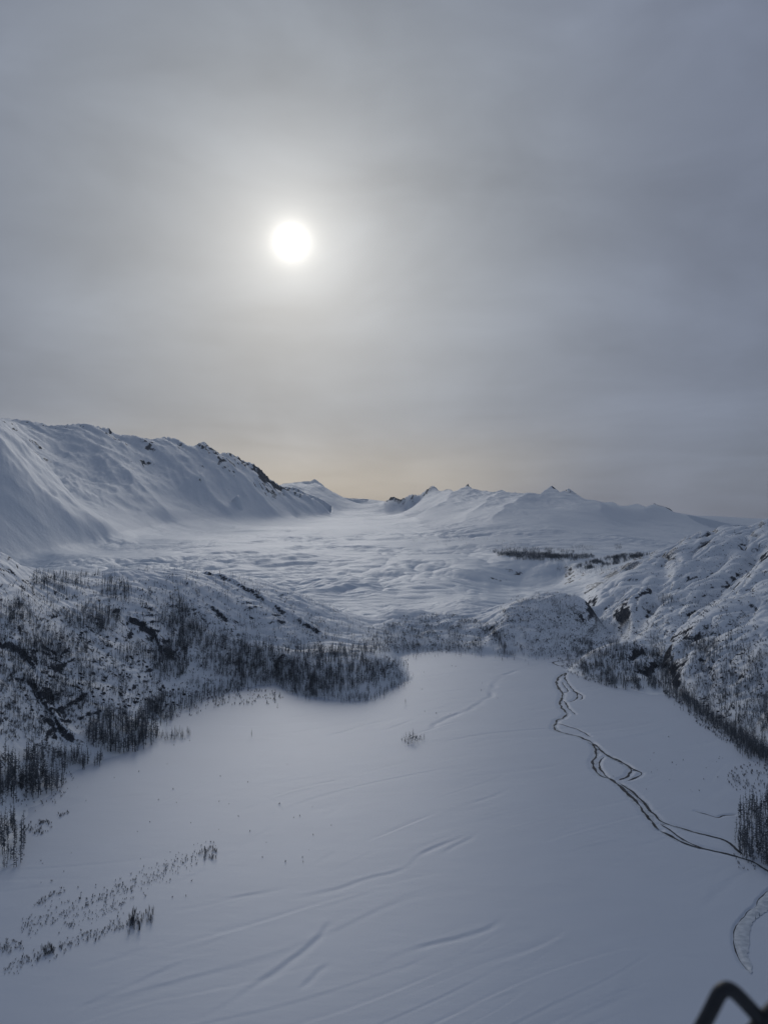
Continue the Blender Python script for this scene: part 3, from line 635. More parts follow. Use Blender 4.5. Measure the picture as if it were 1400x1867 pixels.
RN = {0: ('valley_floor', M_floor, 'broad flat snow-covered valley floor marked by faint old channels', 'valley floor'),
      1: ('left_hillside', M_hill, 'snowy rocky hillside with scattered dark trees left of the valley floor', 'hillside'),
      2: ('middle_hummocks', M_hill, 'low rounded snowy hummocks at the far end of the valley floor', 'hummocks'),
      3: ('knoll', M_hill, 'steep sparsely wooded snowy knoll beside the river gorge', 'knoll'),
      4: ('right_hillside', M_hill, 'rounded snow-covered rock hillside with dark cliffs on the right', 'hillside'),
      5: ('glacier', M_glac, 'wide crevassed snow-covered glacier flowing down behind the hills', 'glacier'),
      6: ('outwash_plain', M_glac, 'bright snow plain and moraine mounds right of the glacier front', 'plain'),
      7: ('left_mountain', M_mount, 'high snowy mountain with rocky crest under the sun on the left', 'mountain'),
      8: ('right_mountain', M_mount, 'broad smooth snowy mountain with small sharp peaks on the right', 'mountain'),
      9: ('far_peak', M_mount, 'small distant snowy peak at the head of the glacier', 'mountain')}
Vf = GV.reshape(-1, 3); Nf = NRM.reshape(-1, 3); Rf = rk.ravel()
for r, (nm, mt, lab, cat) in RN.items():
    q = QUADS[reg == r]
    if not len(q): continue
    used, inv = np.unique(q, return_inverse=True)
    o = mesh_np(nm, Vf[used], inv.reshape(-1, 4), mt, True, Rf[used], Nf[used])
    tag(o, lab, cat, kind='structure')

# the land around and behind the camera: the same valley going on, coarser
def surround():
    n1, n2 = 120, 60
    th = np.linspace(math.atan(0.64), 2 * math.pi - math.atan(0.64), n1); r = np.exp(np.linspace(math.log(3), math.log(9000), n2))
    # near fan below the camera is closed by a second sheet
    R, T = np.meshgrid(r, th, indexing='ij'); Xs, Ys = R * np.sin(T), R * np.cos(T)
    side = np.abs(Xs) - (430 + 60 * perlin(Xs / 400, Ys / 400, 200))
    zz = np.clip(side, 0, None) * 0.38; zz = zz / (1 + zz / 700) + sstep(0, 200, side) * fbm(Xs, Ys, 300, 3, 201) * 25
    zz = np.where(R > 8000, zz, zz) - 0.6
    V = np.stack([Xs, Ys, zz], -1).reshape(-1, 3)
    i = np.arange(n2 - 1)[:, None] * n1 + np.arange(n1 - 1)[None, :]
    Q = np.stack([i, i + n1, i + n1 + 1, i + 1], -1).reshape(-1, 4)
    o = mesh_np('valley_behind', V, Q, M_hill, True, np.zeros(len(V)))
    tag(o, 'snowy valley going on beneath and behind the aircraft', 'valley', kind='structure')
    u = np.linspace(-0.65, 0.65, 30); y = np.linspace(2.2, 330, 20)
    U, Yv = np.meshgrid(u, y); V = np.stack([U * Yv, Yv, np.full(U.shape, -0.35)], -1).reshape(-1, 3)
    i = np.arange(19)[:, None] * 30 + np.arange(29)[None, :]
    Q = np.stack([i, i + 1, i + 31, i + 30], -1).reshape(-1, 4)
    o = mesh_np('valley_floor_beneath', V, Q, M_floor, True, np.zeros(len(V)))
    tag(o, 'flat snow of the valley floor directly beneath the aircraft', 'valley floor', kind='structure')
surround()

# ------------------------------------------------------------------ ground look-up
def ground(Xq, Yq):
    Xq = np.asarray(Xq, float); Yq = np.asarray(Yq, float)
    fi = np.clip((Xq / Yq - ug[0]) / (ug[1] - ug[0]), 0, NC - 1.001); fj = np.clip(np.interp(np.log(Yq), vg, np.arange(NR)), 0, NR - 1.001)
    i, j = fi.astype(int), fj.astype(int); a, b = fi - i, fj - j
    return Z[j, i] * (1 - a) * (1 - b) + Z[j, i + 1] * a * (1 - b) + Z[j + 1, i] * (1 - a) * b + Z[j + 1, i + 1] * a * b
_, PYg = scr(Xg, Yg, Z)
ENV = np.minimum.accumulate(PYg, axis=0)
def hit(px, py):                       # first ground point seen at these pixels
    px = np.asarray(px, float); py = np.asarray(py, float)
    ci = np.clip(np.round(((px - CX) / FPX - ug[0]) / (ug[1] - ug[0])).astype(int), 0, NC - 1)
    Yo = np.full(px.shape, np.nan)
    for k in range(len(px)):
        col = ENV[:, ci[k]]; j = np.searchsorted(-col, -py[k])
        if 0 < j < NR:
            Yo[k] = math.exp(vg[j] + (vg[j] - vg[j - 1]) * (random.random() - 0.5))
    Xo = (px - CX) / FPX * Yo
    return Xo, Yo

# ------------------------------------------------------------------ river
def ribbon(name, L, s, hw, z, mat, seed, parent=None):
    T = np.gradient(L, axis=0); T /= np.linalg.norm(T, axis=1, keepdims=True) + 1e-9
    Nn = np.stack([-T[:, 1], T[:, 0]], 1)
    e = sstep(0, 8, s) * (1 - sstep(s[-1] - 8, s[-1], s))
    wl = hw * (0.7 + 1.15 * perlin(s / 14, s * 0 + seed, 210) + 0.35 * perlin(s / 3.5, s * 0 + seed, 211)) * e + 0.1
    wr = hw * (0.7 + 1.15 * perlin(s / 14, s * 0 + seed, 212) + 0.35 * perlin(s / 3.5, s * 0 + seed, 213)) * e + 0.1
    wl, wr = np.maximum(wl, 0.12), np.maximum(wr, 0.12)
    A = L + Nn * wl[:, None]; B = L - Nn * wr[:, None]
    nA = len(L); V = np.concatenate([np.c_[A, np.full(nA, z)], np.c_[B, np.full(nA, z)]])
    i = np.arange(nA - 1); Q = np.stack([i, i + 1, i + nA + 1, i + nA], -1)
    return mesh_np(name, V, Q, mat, True, None, None, parent)
rlab = {'main': 'winding main channel of dark open water in the snow', 'lower': 'dark channel curving past the wooded bank at the right edge', 'side1': 'short dark side channel east of the upper meanders', 'side2': 'tiny dark spur of channel at the upper meanders',
        'side3': 'short dark hook of channel below the upper meanders', 'side4': 'thin dark braid between the upper meanders', 'loop1': 'dark channel round the east side of the snow island', 'loop2': 'thin dark braid inside the west side of the snow island', 'loop3': 'outer dark channel pointing east beside the snow island',
        'east': 'long dark channel running east of the main river towards the trees', 'mid': 'thin dark braid between the two lower channels', 'bar': 'dark gravel bar channel by the sharp western bend', 'creek': 'faint narrow creek leading to the wood on the right', 'bend': 'dark bank of the frozen bend in the lower right'}
for q, (k, (L, hw, s)) in enumerate(RW.items()):
    o = ribbon('river_channel', L, s, hw * 0.66, -0.42 - 0.006 * q, M_water, q * 3.3)
    tag(o, rlab[k], 'river', 'channels of the braided river', 'structure')
for q, k in enumerate(('main', 'lower', 'east', 'loop1')):
    L, hw, s_ = RW[k]
    o = ribbon('river_ice', L, s_, hw * 1.5, -0.53 - 0.01 * q, M_ice, 50 + q * 2.7)
    tag(o, 'grey ice shelf along the ' + {'main': 'winding main channel', 'lower': 'channel by the wooded bank', 'east': 'long eastern channel', 'loop1': 'channel east of the snow island'}[k], 'ice', 'ice shelves of the river', 'structure')
# frozen bend in the lower right corner
lb = RW['bend'][0]
rbk = smoothline([on_floor(*p) for p in z7([(1420, 575), (1350, 620), (1310, 660), (1300, 720), (1306, 770), (1290, 820), (1318, 866), (1316, 914)])], 3)
t = np.linspace(0, 1, 80)
def resamp(L):
    sg = np.concatenate([[0], np.cumsum(np.hypot(*np.diff(L, axis=0).T))]); sg /= sg[-1]
    return np.stack([np.interp(t, sg, L[:, 0]), np.interp(t, sg, L[:, 1])], 1)
a_, b_ = resamp(lb), resamp(rbk)
b_[:, 0] += 0.9 * perlin(t * 40, t * 0, 220)
V = np.concatenate([np.c_[a_ * (1 - f) + b_ * f, np.full(80, 0.25 + 0.35 * (1 - f) - 0.5)] for f in np.linspace(0, 1, 6)])
V[:, 2] = np.maximum(ground(V[:, 0], V[:, 1]) + 0.25, -0.35)
i = (np.arange(5)[:, None] * 80 + np.arange(79)[None, :]); Q = np.stack([i, i + 1, i + 81, i + 80], -1).reshape(-1, 4)
tag(mesh_np('river_ice', V, Q, M_ice, True), 'blue-grey ice filling the curved river bend in the lower right', 'ice', kind='structure')

# ------------------------------------------------------------------ trees
def tree_proto(seed, branches, dead=0.3, twig=True, sides=4):
    r = random.Random(seed); tv, tf, cv_, cf = [], [], [], []
    bend = (r.uniform(-.02, .02), r.uniform(-.02, .02)); w0 = r.uniform(.011, .015)
    lev = (0, .35, .7, 1.0)
    ax = lambda t: (bend[0] * math.sin(t * 3), bend[1] * math.sin(t * 2.4))
    for t in lev:
        cx, cy = ax(t); rr = w0 * (1.03 - t)
        for k in range(sides): a = k * 2 * math.pi / sides; tv.append((cx + rr * math.cos(a), cy + rr * math.sin(a), t))
    for l in range(len(lev) - 1):
        for k in range(sides):
            a, b = l * sides + k, l * sides + (k + 1) % sides; c, d = a + sides, b + sides
            tf += [(a, b, d), (a, d, c)]
    wid = r.uniform(.075, .125); lo = r.uniform(.06, .30)
    for k in range(branches):
        t = lo + (0.985 - lo) * (k + r.random()) / branches
        prof = (1 - (t - lo) / (1 - lo)) ** 0.75 * min(1, (t - lo) / .12 + .55)
        ln = wid * (0.25 + prof) * r.uniform(.45, 1.25)
        a = r.random() * 2 * math.pi; up = r.uniform(-.35, .75)
        cx, cy = ax(t); bx, by = math.cos(a), math.sin(a)
        ex, ey, ez = cx + bx * ln, cy + by * ln, t + ln * up
        hw = r.uniform(.008, .018) * (0.6 + prof)
        n = len(cv_)
        # one upright and one lying sliver make a branch with its twigs
        cv_ += [(cx, cy, t - hw), (cx, cy, t + hw), (ex, ey, ez)]; cf.append((n, n + 1, n + 2))
        if twig:
            mx_, my_, mz_ = cx + bx * ln * .45, cy + by * ln * .45, t + ln * up * .45
            n = len(cv_); cv_ += [(cx, cy, t), (mx_ - by * hw * 1.6, my_ + bx * hw * 1.6, mz_ - hw * .6), (ex, ey, ez), (mx_ + by * hw * 1.6, my_ - bx * hw * 1.6, mz_ - hw * .6)]
            cf += [(n, n + 1, n + 2), (n, n + 2, n + 3)]
    return (np.array(tv, np.float32), np.array(tf), np.array(cv_, np.float32), np.array(cf))
def shrub_proto(seed, stems):
    r = random.Random(seed); v, f = [], []
    for k in range(stems):
        a = r.random() * 6.283; rad = r.random() ** .5 * .22; x, y = rad * math.cos(a), rad * math.sin(a)
        ln = r.uniform(.45, 1.0); lx, ly = x + (x * .9 + r.uniform(-.12, .12)) * ln, y + (y * .9 + r.uniform(-.12, .12)) * ln; w = r.uniform(.025, .055)
        b = r.random() * 3.14; wx_, wy_ = math.cos(b) * w, math.sin(b) * w
        n = len(v); v += [(x - wx_ * .4, y - wy_ * .4, -.05), (x + wx_ * .4, y + wy_ * .4, -.05), (lx * .7 + x * .3 + wx_, ly * .7 + y * .3 + wy_, ln * .7), (lx, ly, ln), (lx * .7 + x * .3 - wx_, ly * .7 + y * .3 - wy_, ln * .7)]
        f += [(n, n + 1, n + 2), (n, n + 2, n + 4), (n + 4, n + 2, n + 3)]
    return np.array(v, np.float32), np.array(f)
NEAR = [tree_proto(i, 40, sides=5) for i in range(10)]
MID = [tree_proto(100 + i, 18, twig=True, sides=3) for i in range(10)]
FAR = [tree_proto(200 + i, 7, twig=False, sides=3) for i in range(8)]
SHR = [shrub_proto(i, 9) for i in range(8)]

TREES = []          # (x, y, height, tag)
def blob(px, py, rx, ry, n, h0, h1, rot=0.0, name='', clump=0.0, edge=0.5):
    if name == '': n = int(n * 1.5)
    a = rng.random(n * 3) * 2 * np.pi; r = rng.random(n * 3) ** edge
    x, y = rx * r * np.cos(a), ry * r * np.sin(a); c, s = math.cos(rot), math.sin(rot)
    X_, Y_ = px + x * c - y * s, py + x * s + y * c
    if clump:
        w = perlin(X_ / clump, Y_ / clump * 1.6, 300) * .5 + .5 + perlin(X_ / clump * 2.3, Y_ / clump * 3.4, 301) * .35
        o = np.argsort(-(w + rng.random(n * 3) * .55))[:n]
    else: o = np.arange(n)
    X_, Y_ = X_[o], Y_[o]
    gx_, gy_ = hit(X_, Y_); ok = ~np.isnan(gy_)
    hh = h0 + (h1 - h0) * rng.random(n) ** 1.3
    for x, y, h_ in zip(gx_[ok], gy_[ok], hh[ok]): TREES.append((x, y, h_, name))
def band(line, half, n, h0, h1, name='', taper=False):
    L = np.array(line, float); sg = np.concatenate([[0], np.cumsum(np.hypot(*np.diff(L, axis=0).T))])
    s = rng.random(n) * sg[-1]
    X_ = np.interp(s, sg, L[:, 0]) + rng.normal(0, 3, n); Y_ = np.interp(s, sg, L[:, 1]) + rng.normal(0, half, n)
    gx_, gy_ = hit(X_, Y_); ok = ~np.isnan(gy_)
    hh = h0 + (h1 - h0) * rng.random(n)
    for x, y, h_ in zip(gx_[ok], gy_[ok], hh[ok]): TREES.append((x, y, h_, name))
# stands near the camera
blob(40, 1425, 85, 40, 190, 13, 25, -0.25, 'left stand', 18)
blob(15, 1545, 40, 45, 75, 11, 21, 0.3, 'left edge', 12)
blob(100, 1432, 22, 18, 30, 10, 22, 0, 'left stand')
blob(1385, 1520, 52, 62, 190, 11, 21, 0.25, 'right stand', 14)
blob(1440, 1560, 60, 60, 90, 10, 20, 0.3, 'right stand')
blob(-90, 1470, 80, 90, 120, 12, 24, 0, 'left stand')
for px, py, h_ in ((733, 1351, 6), (738, 1355, 8), (741, 1349, 10), (744, 1357, 9), (745, 1351, 12), (748, 1352, 12), (750, 1356, 9), (752, 1354, 14), (754, 1350, 15), (757, 1355, 12), (760, 1352, 10), (763, 1353, 8), (767, 1348, 7), (772, 1349, 8), (774, 1346, 6), (736, 1347, 6), (769, 1352, 5), (747, 1347, 9)):
    x, y = on_floor(px, py); TREES.append((x, y, h_, 'island'))
for nm, px, py, h_ in (('lone a', 459, 1343, 9), ('lone b', 739, 1284, 9), ('lone c', 502, 1272, 13), ('lone d', 1341, 1422, 6), ('lone e', 506, 1292, 8)):
    x, y = on_floor(px, py); TREES.append((x, y, h_, nm))
# left hillside
for a in ((107, 1068, 52, 12, 70, 8, 14), (211, 1080, 30, 22, 70, 8, 15), (171, 1133, 52, 22, 130, 8, 15), (322, 1128, 26, 40, 105, 9, 16), (350, 1165, 34, 26, 95, 9, 17), (314, 1206, 38, 32, 140, 9, 18), (114, 1184, 50, 22, 90, 8, 15),
          (36, 1124, 26, 18, 45, 8, 15), (245, 1195, 30, 20, 35, 8, 14), (225, 1340, 66, 34, 300, 10, 21), (296, 1302, 30, 24, 110, 9, 18), (464, 1212, 48, 34, 190, 9, 17), (410, 1200, 50, 36, 120, 8, 16), (130, 1240, 60, 40, 60, 7, 14), (60, 1200, 40, 30, 40, 7, 14),
          (320, 1343, 34, 9, 55, 5, 10), (150, 1390, 50, 14, 90, 7, 15)):
    blob(a[0], a[1], a[2], a[3], int(a[4] * (0.65 if a[1] > 1290 else 1.1)), a[5] * 1.1, a[6] * 1.22, clump=15)
band([(300, 1312), (330, 1292), (390, 1268), (440, 1252), (500, 1243)], 6, 190, 8, 16)
band([(64, 1048), (120, 1051), (190, 1049)], 3, 130, 6, 11)
band([(200, 1038), (330, 1038), (420, 1048), (520, 1075), (590, 1103), (640, 1130), (700, 1162)], 5, 260, 4, 9)
blob(200, 1190, 260, 120, 1500, 4, 13, 0.15, '', 30)
blob(430, 1130, 170, 70, 520, 4, 13, 0.25, '', 20); blob(50, 1290, 110, 60, 200, 6, 15, 0.2, '', 16); blob(20, 1170, 60, 70, 130, 6, 13, 0, '', 14)
# wooded front knoll
blob(600, 1232, 105, 40, 560, 9, 18, 0, '', 16); blob(560, 1242, 60, 26, 110, 10, 19); blob(610, 1188, 100, 10, 240, 7, 14); blob(706, 1222, 42, 24, 130, 6, 12); blob(640, 1160, 110, 22, 190, 5, 11, 0.2); blob(700, 1180, 50, 14, 120, 6, 12)
band([(535, 1264), (570, 1272), (620, 1277), (688, 1273), (708, 1255), (750, 1240)], 4, 260, 4, 12)
# hummocks, knoll
blob(800, 1160, 115, 32, 520, 5, 12, 0, '', 22); band([(735, 1190), (800, 1182), (880, 1186)], 6, 160, 6, 11)
blob(1000, 1145, 105, 55, 620, 4, 10, 0.1, '', 20); blob(1030, 1110, 40, 7, 70, 5, 10, .35); band([(895, 1150), (908, 1168), (922, 1190)], 4, 130, 6, 12); band([(900, 1190), (960, 1198), (1000, 1195)], 5, 90, 6, 10)
band([(925, 1108), (985, 1085), (1060, 1090)], 3, 60, 4, 8)
# right
blob(1130, 1215, 100, 42, 900, 7, 15, 0.18, '', 20); blob(1218, 1240, 16, 34, 190, 7, 14); blob(1195, 1185, 14, 30, 90, 6, 12, -.3)
band([(1226, 1262), (1260, 1290), (1310, 1326), (1360, 1358), (1400, 1388), (1450, 1425)], 7, 1150, 7, 15)
blob(1330, 1240, 120, 80, 800, 6, 15, 0.4, '', 18); blob(1282, 1182, 26, 14, 90, 8, 14); blob(1212, 1095, 14, 8, 45, 8, 13); blob(1380, 1330, 50, 60, 260, 7, 14, 0.4, '', 14); blob(1290, 1080, 180, 90, 330, 3, 7, -.4, '', 18)
blob(1150, 1130, 60, 40, 130, 4, 8); band([(1180, 1108), (1240, 1098), (1290, 1104)], 3, 70, 6, 11)
blob(1500, 1300, 90, 90, 150, 6, 13)
# far wood by the moraine
blob(985, 1012, 95, 12, 1500, 9, 17, .04, '', 14); blob(965, 1013, 60, 5, 1400, 10, 17, .05); blob(1040, 1016, 45, 4, 700, 9, 15, 0); blob(1110, 1024, 62, 8, 1900, 8, 15, -.2, '', 12, .6); blob(1150, 1014, 34, 4, 500, 8, 14, -.1, '', 10); blob(940, 998, 45, 9, 110, 8, 15, .2, '', 10); blob(1065, 1000, 26, 4, 80, 9, 16); blob(1127, 998, 8, 5, 26, 14, 20); blob(1070, 1040, 60, 8, 170, 7, 13); blob(820, 985, 70, 12, 90, 8, 14, 0, '', 12)

SH = []
def sband(line, half, n, h0, h1, name):
    k = len(TREES); band(line, half, n, h0, h1, name); SH.extend(TREES[k:]); del TREES[k:]
def sblob(*a, **k_):
    k = len(TREES); blob(*a, **k_); SH.extend(TREES[k:]); del TREES[k:]
sband([(46, 1695), (110, 1668), (171, 1646), (240, 1620), (303, 1588), (350, 1565), (396, 1552)], 11, 400, .7, 2.0, 'long streak')
sband([(18, 1772), (100, 1735), (178, 1705), (230, 1684), (262, 1672)], 7, 190, .8, 2.2, 'lower streak')
sband([(238, 1686), (255, 1682), (270, 1678), (285, 1670)], 7, 30, 2.6, 7.0, 'tall clump')
sband([(120, 1692), (180, 1670), (235, 1646)], 6, 90, .7, 1.7, 'middle streak')
sblob(24, 1728, 28, 12, 34, 1.4, 3.2, name='left edge patch'); sblob(95, 1736, 10, 8, 16, 2.5, 5, name='dark tuft'); sblob(100, 1635, 34, 6, 28, 1.2, 2.6, rot=-.5, name='upper fringe')
sblob(79, 1510, 28, 13, 52, 1.5, 3.6, rot=-.2, name='upper left patch'); sband([(112, 1488), (132, 1482)], 1.5, 14, 1.5, 3, 'short row')
sblob(385, 1560, 16, 14, 24, 2, 5, name='streak end')
sblob(450, 1272, 70, 16, 110, 2.5, 5.5, name='saplings below left hill')
sblob(1300, 1330, 60, 12, 150, 2, 5, rot=.6, name='brush below right hill'); sblob(1370, 1420, 50, 30, 130, 1.5, 4, name='brush above right wood')
sblob(300, 1500, 320, 150, 60, 0.8, 2.0, name='specks'); sblob(800, 1260, 120, 50, 16, 1, 2.5, name='specks'); sblob(1200, 1400, 120, 60, 24, .8, 2, name='specks')
sblob(90, 1440, 60, 30, 60, 1.5, 3, rot=-.6, name='left wood edge'); sblob(1360, 1560, 30, 30, 40, 1.5, 4, name='brush at right wood')
sblob(752, 1350, 24, 8, 26, 1, 2.6, name='island brush')

k0 = len(SH)
for a in ((60, 1290, 110, 70, 700, 1.0, 3.0, .2), (200, 1180, 270, 130, 2600, 1.0, 3.2, .15), (430, 1125, 180, 70, 900, .9, 2.8, .25), (1310, 1210, 170, 100, 2300, 1.0, 3.2, .4), (1280, 1070, 180, 90, 1100, .9, 2.6, -.4), (1010, 1140, 110, 60, 1300, .9, 2.8, .1), (790, 1155, 120, 36, 1300, .9, 2.8, 0), (1120, 1205, 110, 50, 900, 1, 3, .15), (600, 1200, 150, 50, 600, 1, 3, 0)):
    sblob(a[0], a[1], a[2], a[3], a[4], a[5] * 1.3, a[6] * 1.5, rot=a[7], name='slope', clump=17)
SLOPE = SH[k0:]; del SH[k0:]
def instantiate(items, protos, name, mats, sink=0.15, squash=None):
    """items (x,y,h,rot) -> joined arrays per material"""
    out = [[[], [], 0] for _ in mats]
    xs = np.array([i[0] for i in items]); ys = np.array([i[1] for i in items]); zs = ground(xs, ys)
    for k, it in enumerate(items):
        pr = protos[k % len(protos)]; parts = [(pr[q * 2], pr[q * 2 + 1]) for q in range(len(mats))]
        a = random.random() * 6.283; c, s = math.cos(a), math.sin(a); h_ = it[2]; w_ = h_ * random.uniform(.85, 1.25) * (squash or 1)
        lx, ly = random.gauss(0, .03), random.gauss(0, .03)
        for q, (v, f) in enumerate(parts):
            V = np.empty_like(v); V[:, 0] = (v[:, 0] * c - v[:, 1] * s) * w_ + xs[k] + lx * v[:, 2] * h_; V[:, 1] = (v[:, 0] * s + v[:, 1] * c) * w_ + ys[k] + ly * v[:, 2] * h_; V[:, 2] = v[:, 2] * h_ + zs[k] - sink
            out[q][0].append(V); out[q][1].append(f + out[q][2]); out[q][2] += len(V)
    return [(np.concatenate(o[0]), np.concatenate(o[1])) for o in out]

TREES.sort(key=lambda t: -(t[2] / t[1] + (10 if t[3].startswith(('lone', 'island')) else 0)))
IND, REST = TREES[:300], TREES[300:]
tlab = {'left stand': ('slender dark tree in the dense stand at the foot of the left hillside', 'trees of the left stand'), 'left edge': ('slender dark tree in the small stand at the left edge of the snow', 'trees at the left edge'),
        'right stand': ('dark tree in the dense wood at the right edge beside the river', 'trees of the right wood'), 'island': ('small dark spruce in the isolated clump amid the open snow', 'trees of the isolated clump'),
        '': ('dark slender tree growing up the snowy slope above the valley floor', 'trees on the slopes'),
        'lone a': ('lone dark spruce on open snow well left of the isolated clump', None), 'lone b': ('lone small spruce on open snow straight above the isolated clump', None), 'lone c': ('thin bare tree standing apart just left of the wooded front knoll', None),
        'lone d': ('lone bushy small tree on snow above the right wood', None), 'lone e': ('thin short bare tree alone on snow below the wooded knoll', None)}
protoM = []
for tv, tf, cv_, cf in NEAR:
    out = []
    for nm, v, f, mt in (('trunk', tv, tf, M_bark), ('crown', cv_, cf, M_twig)):
        o = mesh_np(nm, v, f, mt, False); out.append(o.data); bpy.data.objects.remove(o)
    protoM.append(out)
zi = ground([t[0] for t in IND], [t[1] for t in IND])
for k, (x, y, h_, nm) in enumerate(IND):
    e = bpy.data.objects.new('spruce_tree', None); coll.objects.link(e)
    e.location = (x, y, zi[k] - 0.1); w_ = h_ * random.uniform(.85, 1.2)
    e.scale = (w_, w_, h_); e.rotation_euler = (random.gauss(0, .03), random.gauss(0, .03), random.random() * 6.28)
    lab, grp = tlab[nm]
    if nm in ('left stand', 'right stand', 'left edge'):
        fam = [t for t in IND if t[3] == nm]; hs = sorted(t[2] for t in fam); ys = sorted(t[1] for t in fam); nf = len(fam)
        size = 'tall' if h_ >= hs[int(nf * .66)] else ('short' if h_ < hs[int(nf * .33)] else 'middle-sized')
        row = 'front' if y < ys[int(nf * .33)] else ('back' if y >= ys[int(nf * .66)] else 'middle')
        where = {'left stand': 'dense stand below the left hillside', 'right stand': 'dense wood at the right edge', 'left edge': 'small stand at the left edge'}[nm]
        lab = f'{size} dark tree in the {row} of the {where}'
    tag(e, lab, 'tree', grp)
    for pn, me in zip(('trunk', 'crown'), protoM[k % len(protoM)]):
        o = bpy.data.objects.new(pn, me); coll.objects.link(o); o.parent = e
mid = [t for t in REST if t[1] < 2400]; far = [t for t in REST if t[1] >= 2400]
(tvA, tfA), (cvA, cfA) = instantiate(mid, MID, 'm', (0, 1), squash=1.2)
(tvB, tfB), (cvB, cfB) = instantiate(far, FAR, 'f', (0, 1), squash=1.9)
fo = bpy.data.objects.new('forest', None); coll.objects.link(fo)
tag(fo, 'scattered dark spruce woods covering the surrounding snowy hillsides', 'forest', kind='stuff')
def joinarr(a, b): return np.concatenate([a[0], b[0]]), np.concatenate([a[1], b[1] + len(a[0])])
v, f = joinarr((tvA, tfA), (tvB, tfB)); o = mesh_np('trunks', v, f, M_bark, False, parent=fo); o['kind'] = 'stuff'
v, f = joinarr((cvA, cfA), (cvB, cfB)); o = mesh_np('crowns', v, f, M_twig, False, parent=fo); o['kind'] = 'stuff'

SH.sort(key=lambda t: -t[2] / t[1])
SI, SR = SH[:290], SH[290:]
slab = {'long streak': 'low bare shrub in the longest brush streak at lower left', 'lower streak': 'low bare shrub in the lowest thin brush streak at lower left', 'tall clump': 'tall bare shrub in the dark clump at the right end of the lowest brush streak',
        'middle streak': 'low bare shrub in the short streak between the two long brush streaks', 'left edge patch': 'bare shrub in the loose patch at the left edge below the brush streaks', 'dark tuft': 'bare shrub in the compact dark tuft below the brush streaks',
        'upper fringe': 'small bare shrub on the upper fringe of the lower left brush', 'upper left patch': 'bare shrub in the oval patch beside the left edge trees', 'short row': 'bare shrub in the short row right of the oval patch',
        'streak end': 'upright bare shrub at the far right tip of the long brush streak', 'saplings below left hill': 'thin sapling poking through snow below the left hillside trees', 'brush below right hill': 'thin brush on snow along the foot of the right hillside',
        'brush above right wood': 'thin brush on the snow just above the right wood', 'specks': 'tiny isolated twig poking out of the open snow', 'left wood edge': 'small shrub fringing the dense stand at left', 'brush at right wood': 'small shrub on the riverside fringe of the right wood', 'island brush': 'small brush among the trees of the isolated clump'}
sM = []
for v, f in SHR:
    o = mesh_np('shrub', v, f, M_shrub, False); sM.append(o.data); bpy.data.objects.remove(o)
zi = ground([t[0] for t in SI], [t[1] for t in SI])
for k, (x, y, h_, nm) in enumerate(SI):
    o = bpy.data.objects.new('bare_shrub', sM[k % len(sM)]); coll.objects.link(o)
    w_ = h_ * random.uniform(.7, 1.3) * (0.6 if h_ > 3.4 else 1.0); o.location = (x, y, zi[k]); o.scale = (w_, w_, h_); o.rotation_euler = (0, 0, random.random() * 6.28)
    lab = slab[nm]
    if nm in ('long streak', 'lower streak', 'middle streak'):
        fam = sorted(scr(t[0], t[1], 0)[0] for t in SI if t[3] == nm); qx = scr(x, y, 0)[0]; nf = len(fam)
        pos = 'left end' if qx < fam[int(nf * .33)] else ('right end' if qx >= fam[int(nf * .66)] else 'middle')
        hs = sorted(t[2] for t in SI if t[3] == nm); size = 'taller' if h_ >= hs[nf // 2] else 'shorter'
        lab = f'{size} bare shrub at the {pos} of the ' + {'long streak': 'longest brush streak at lower left', 'lower streak': 'lowest thin brush streak at lower left', 'middle streak': 'short brush streak between the long ones'}[nm]
    tag(o, lab, 'shrub', nm + ' shrubs')
(v, f), = instantiate(SR + SLOPE, SHR, 's', (0,), sink=0.05)
tag(mesh_np('brush', v, f, M_shrub, False), 'sparse low brush scattered over the snow along the valley edges', 'brush', kind='stuff')

# ------------------------------------------------------------------ boulders and small outcrops on the slopes
def boulder_proto(seed):
    r = random.Random(seed); v = []; n = 6
    for lv, (zz, rr) in enumerate(((-.35, .9), (.12, 1.0), (.42, .6))):
        for k in range(n):
            a = (k + r.uniform(-.3, .3)) * 6.283 / n; q = rr * r.uniform(.7, 1.2); v.append((q * math.cos(a), q * math.sin(a), zz + r.uniform(-.1, .1)))
    v.append((r.uniform(-.1, .1), r.uniform(-.1, .1), .55)); f = []
    for l in range(2):
        for k in range(n):
            a, b = l * n + k, l * n + (k + 1) % n; f += [(a, b, b + n), (a, b + n, a + n)]
    for k in range(n): f.append((2 * n + k, 2 * n + (k + 1) % n, 3 * n))
    return np.array(v, np.float32), np.array(f)
BP = [boulder_proto(i) for i in range(8)]
k0 = len(TREES)
for a in ((210, 1225, 150, 60, 800, .8, 2.6, .35), (60, 1190, 90, 60, 160, .7, 1.8, .2), (180, 1270, 120, 30, 260, .8, 2.2, .3), (60, 1290, 90, 40, 110, .8, 2.2, .1), (420, 1170, 110, 40, 130, .7, 1.8, .3), (1300, 1290, 40, 16, 130, 1, 2.6, .5), (1310, 1200, 130, 60, 330, .8, 2.2, .4), (1150, 1120, 60, 40, 120, 1, 2.6, 0), (1020, 1150, 80, 40, 230, .8, 2, .2), (820, 1160, 90, 24, 110, .8, 2, 0), (1300, 1060, 140, 70, 240, 1, 2.6, -.4)):
    blob(a[0], a[1], a[2], a[3], int(a[4] * 0.2), a[5] * .45, a[6] * 1.15, a[7], name='', clump=11)
bl = TREES[k0:]; del TREES[k0:]
(v, f), = instantiate(bl, BP, 'b', (0,), sink=0.2)
tag(mesh_np('boulders', v, f, M_rock, False), 'dark boulders and small outcrops showing through the snow on the slopes', 'boulders', kind='stuff')

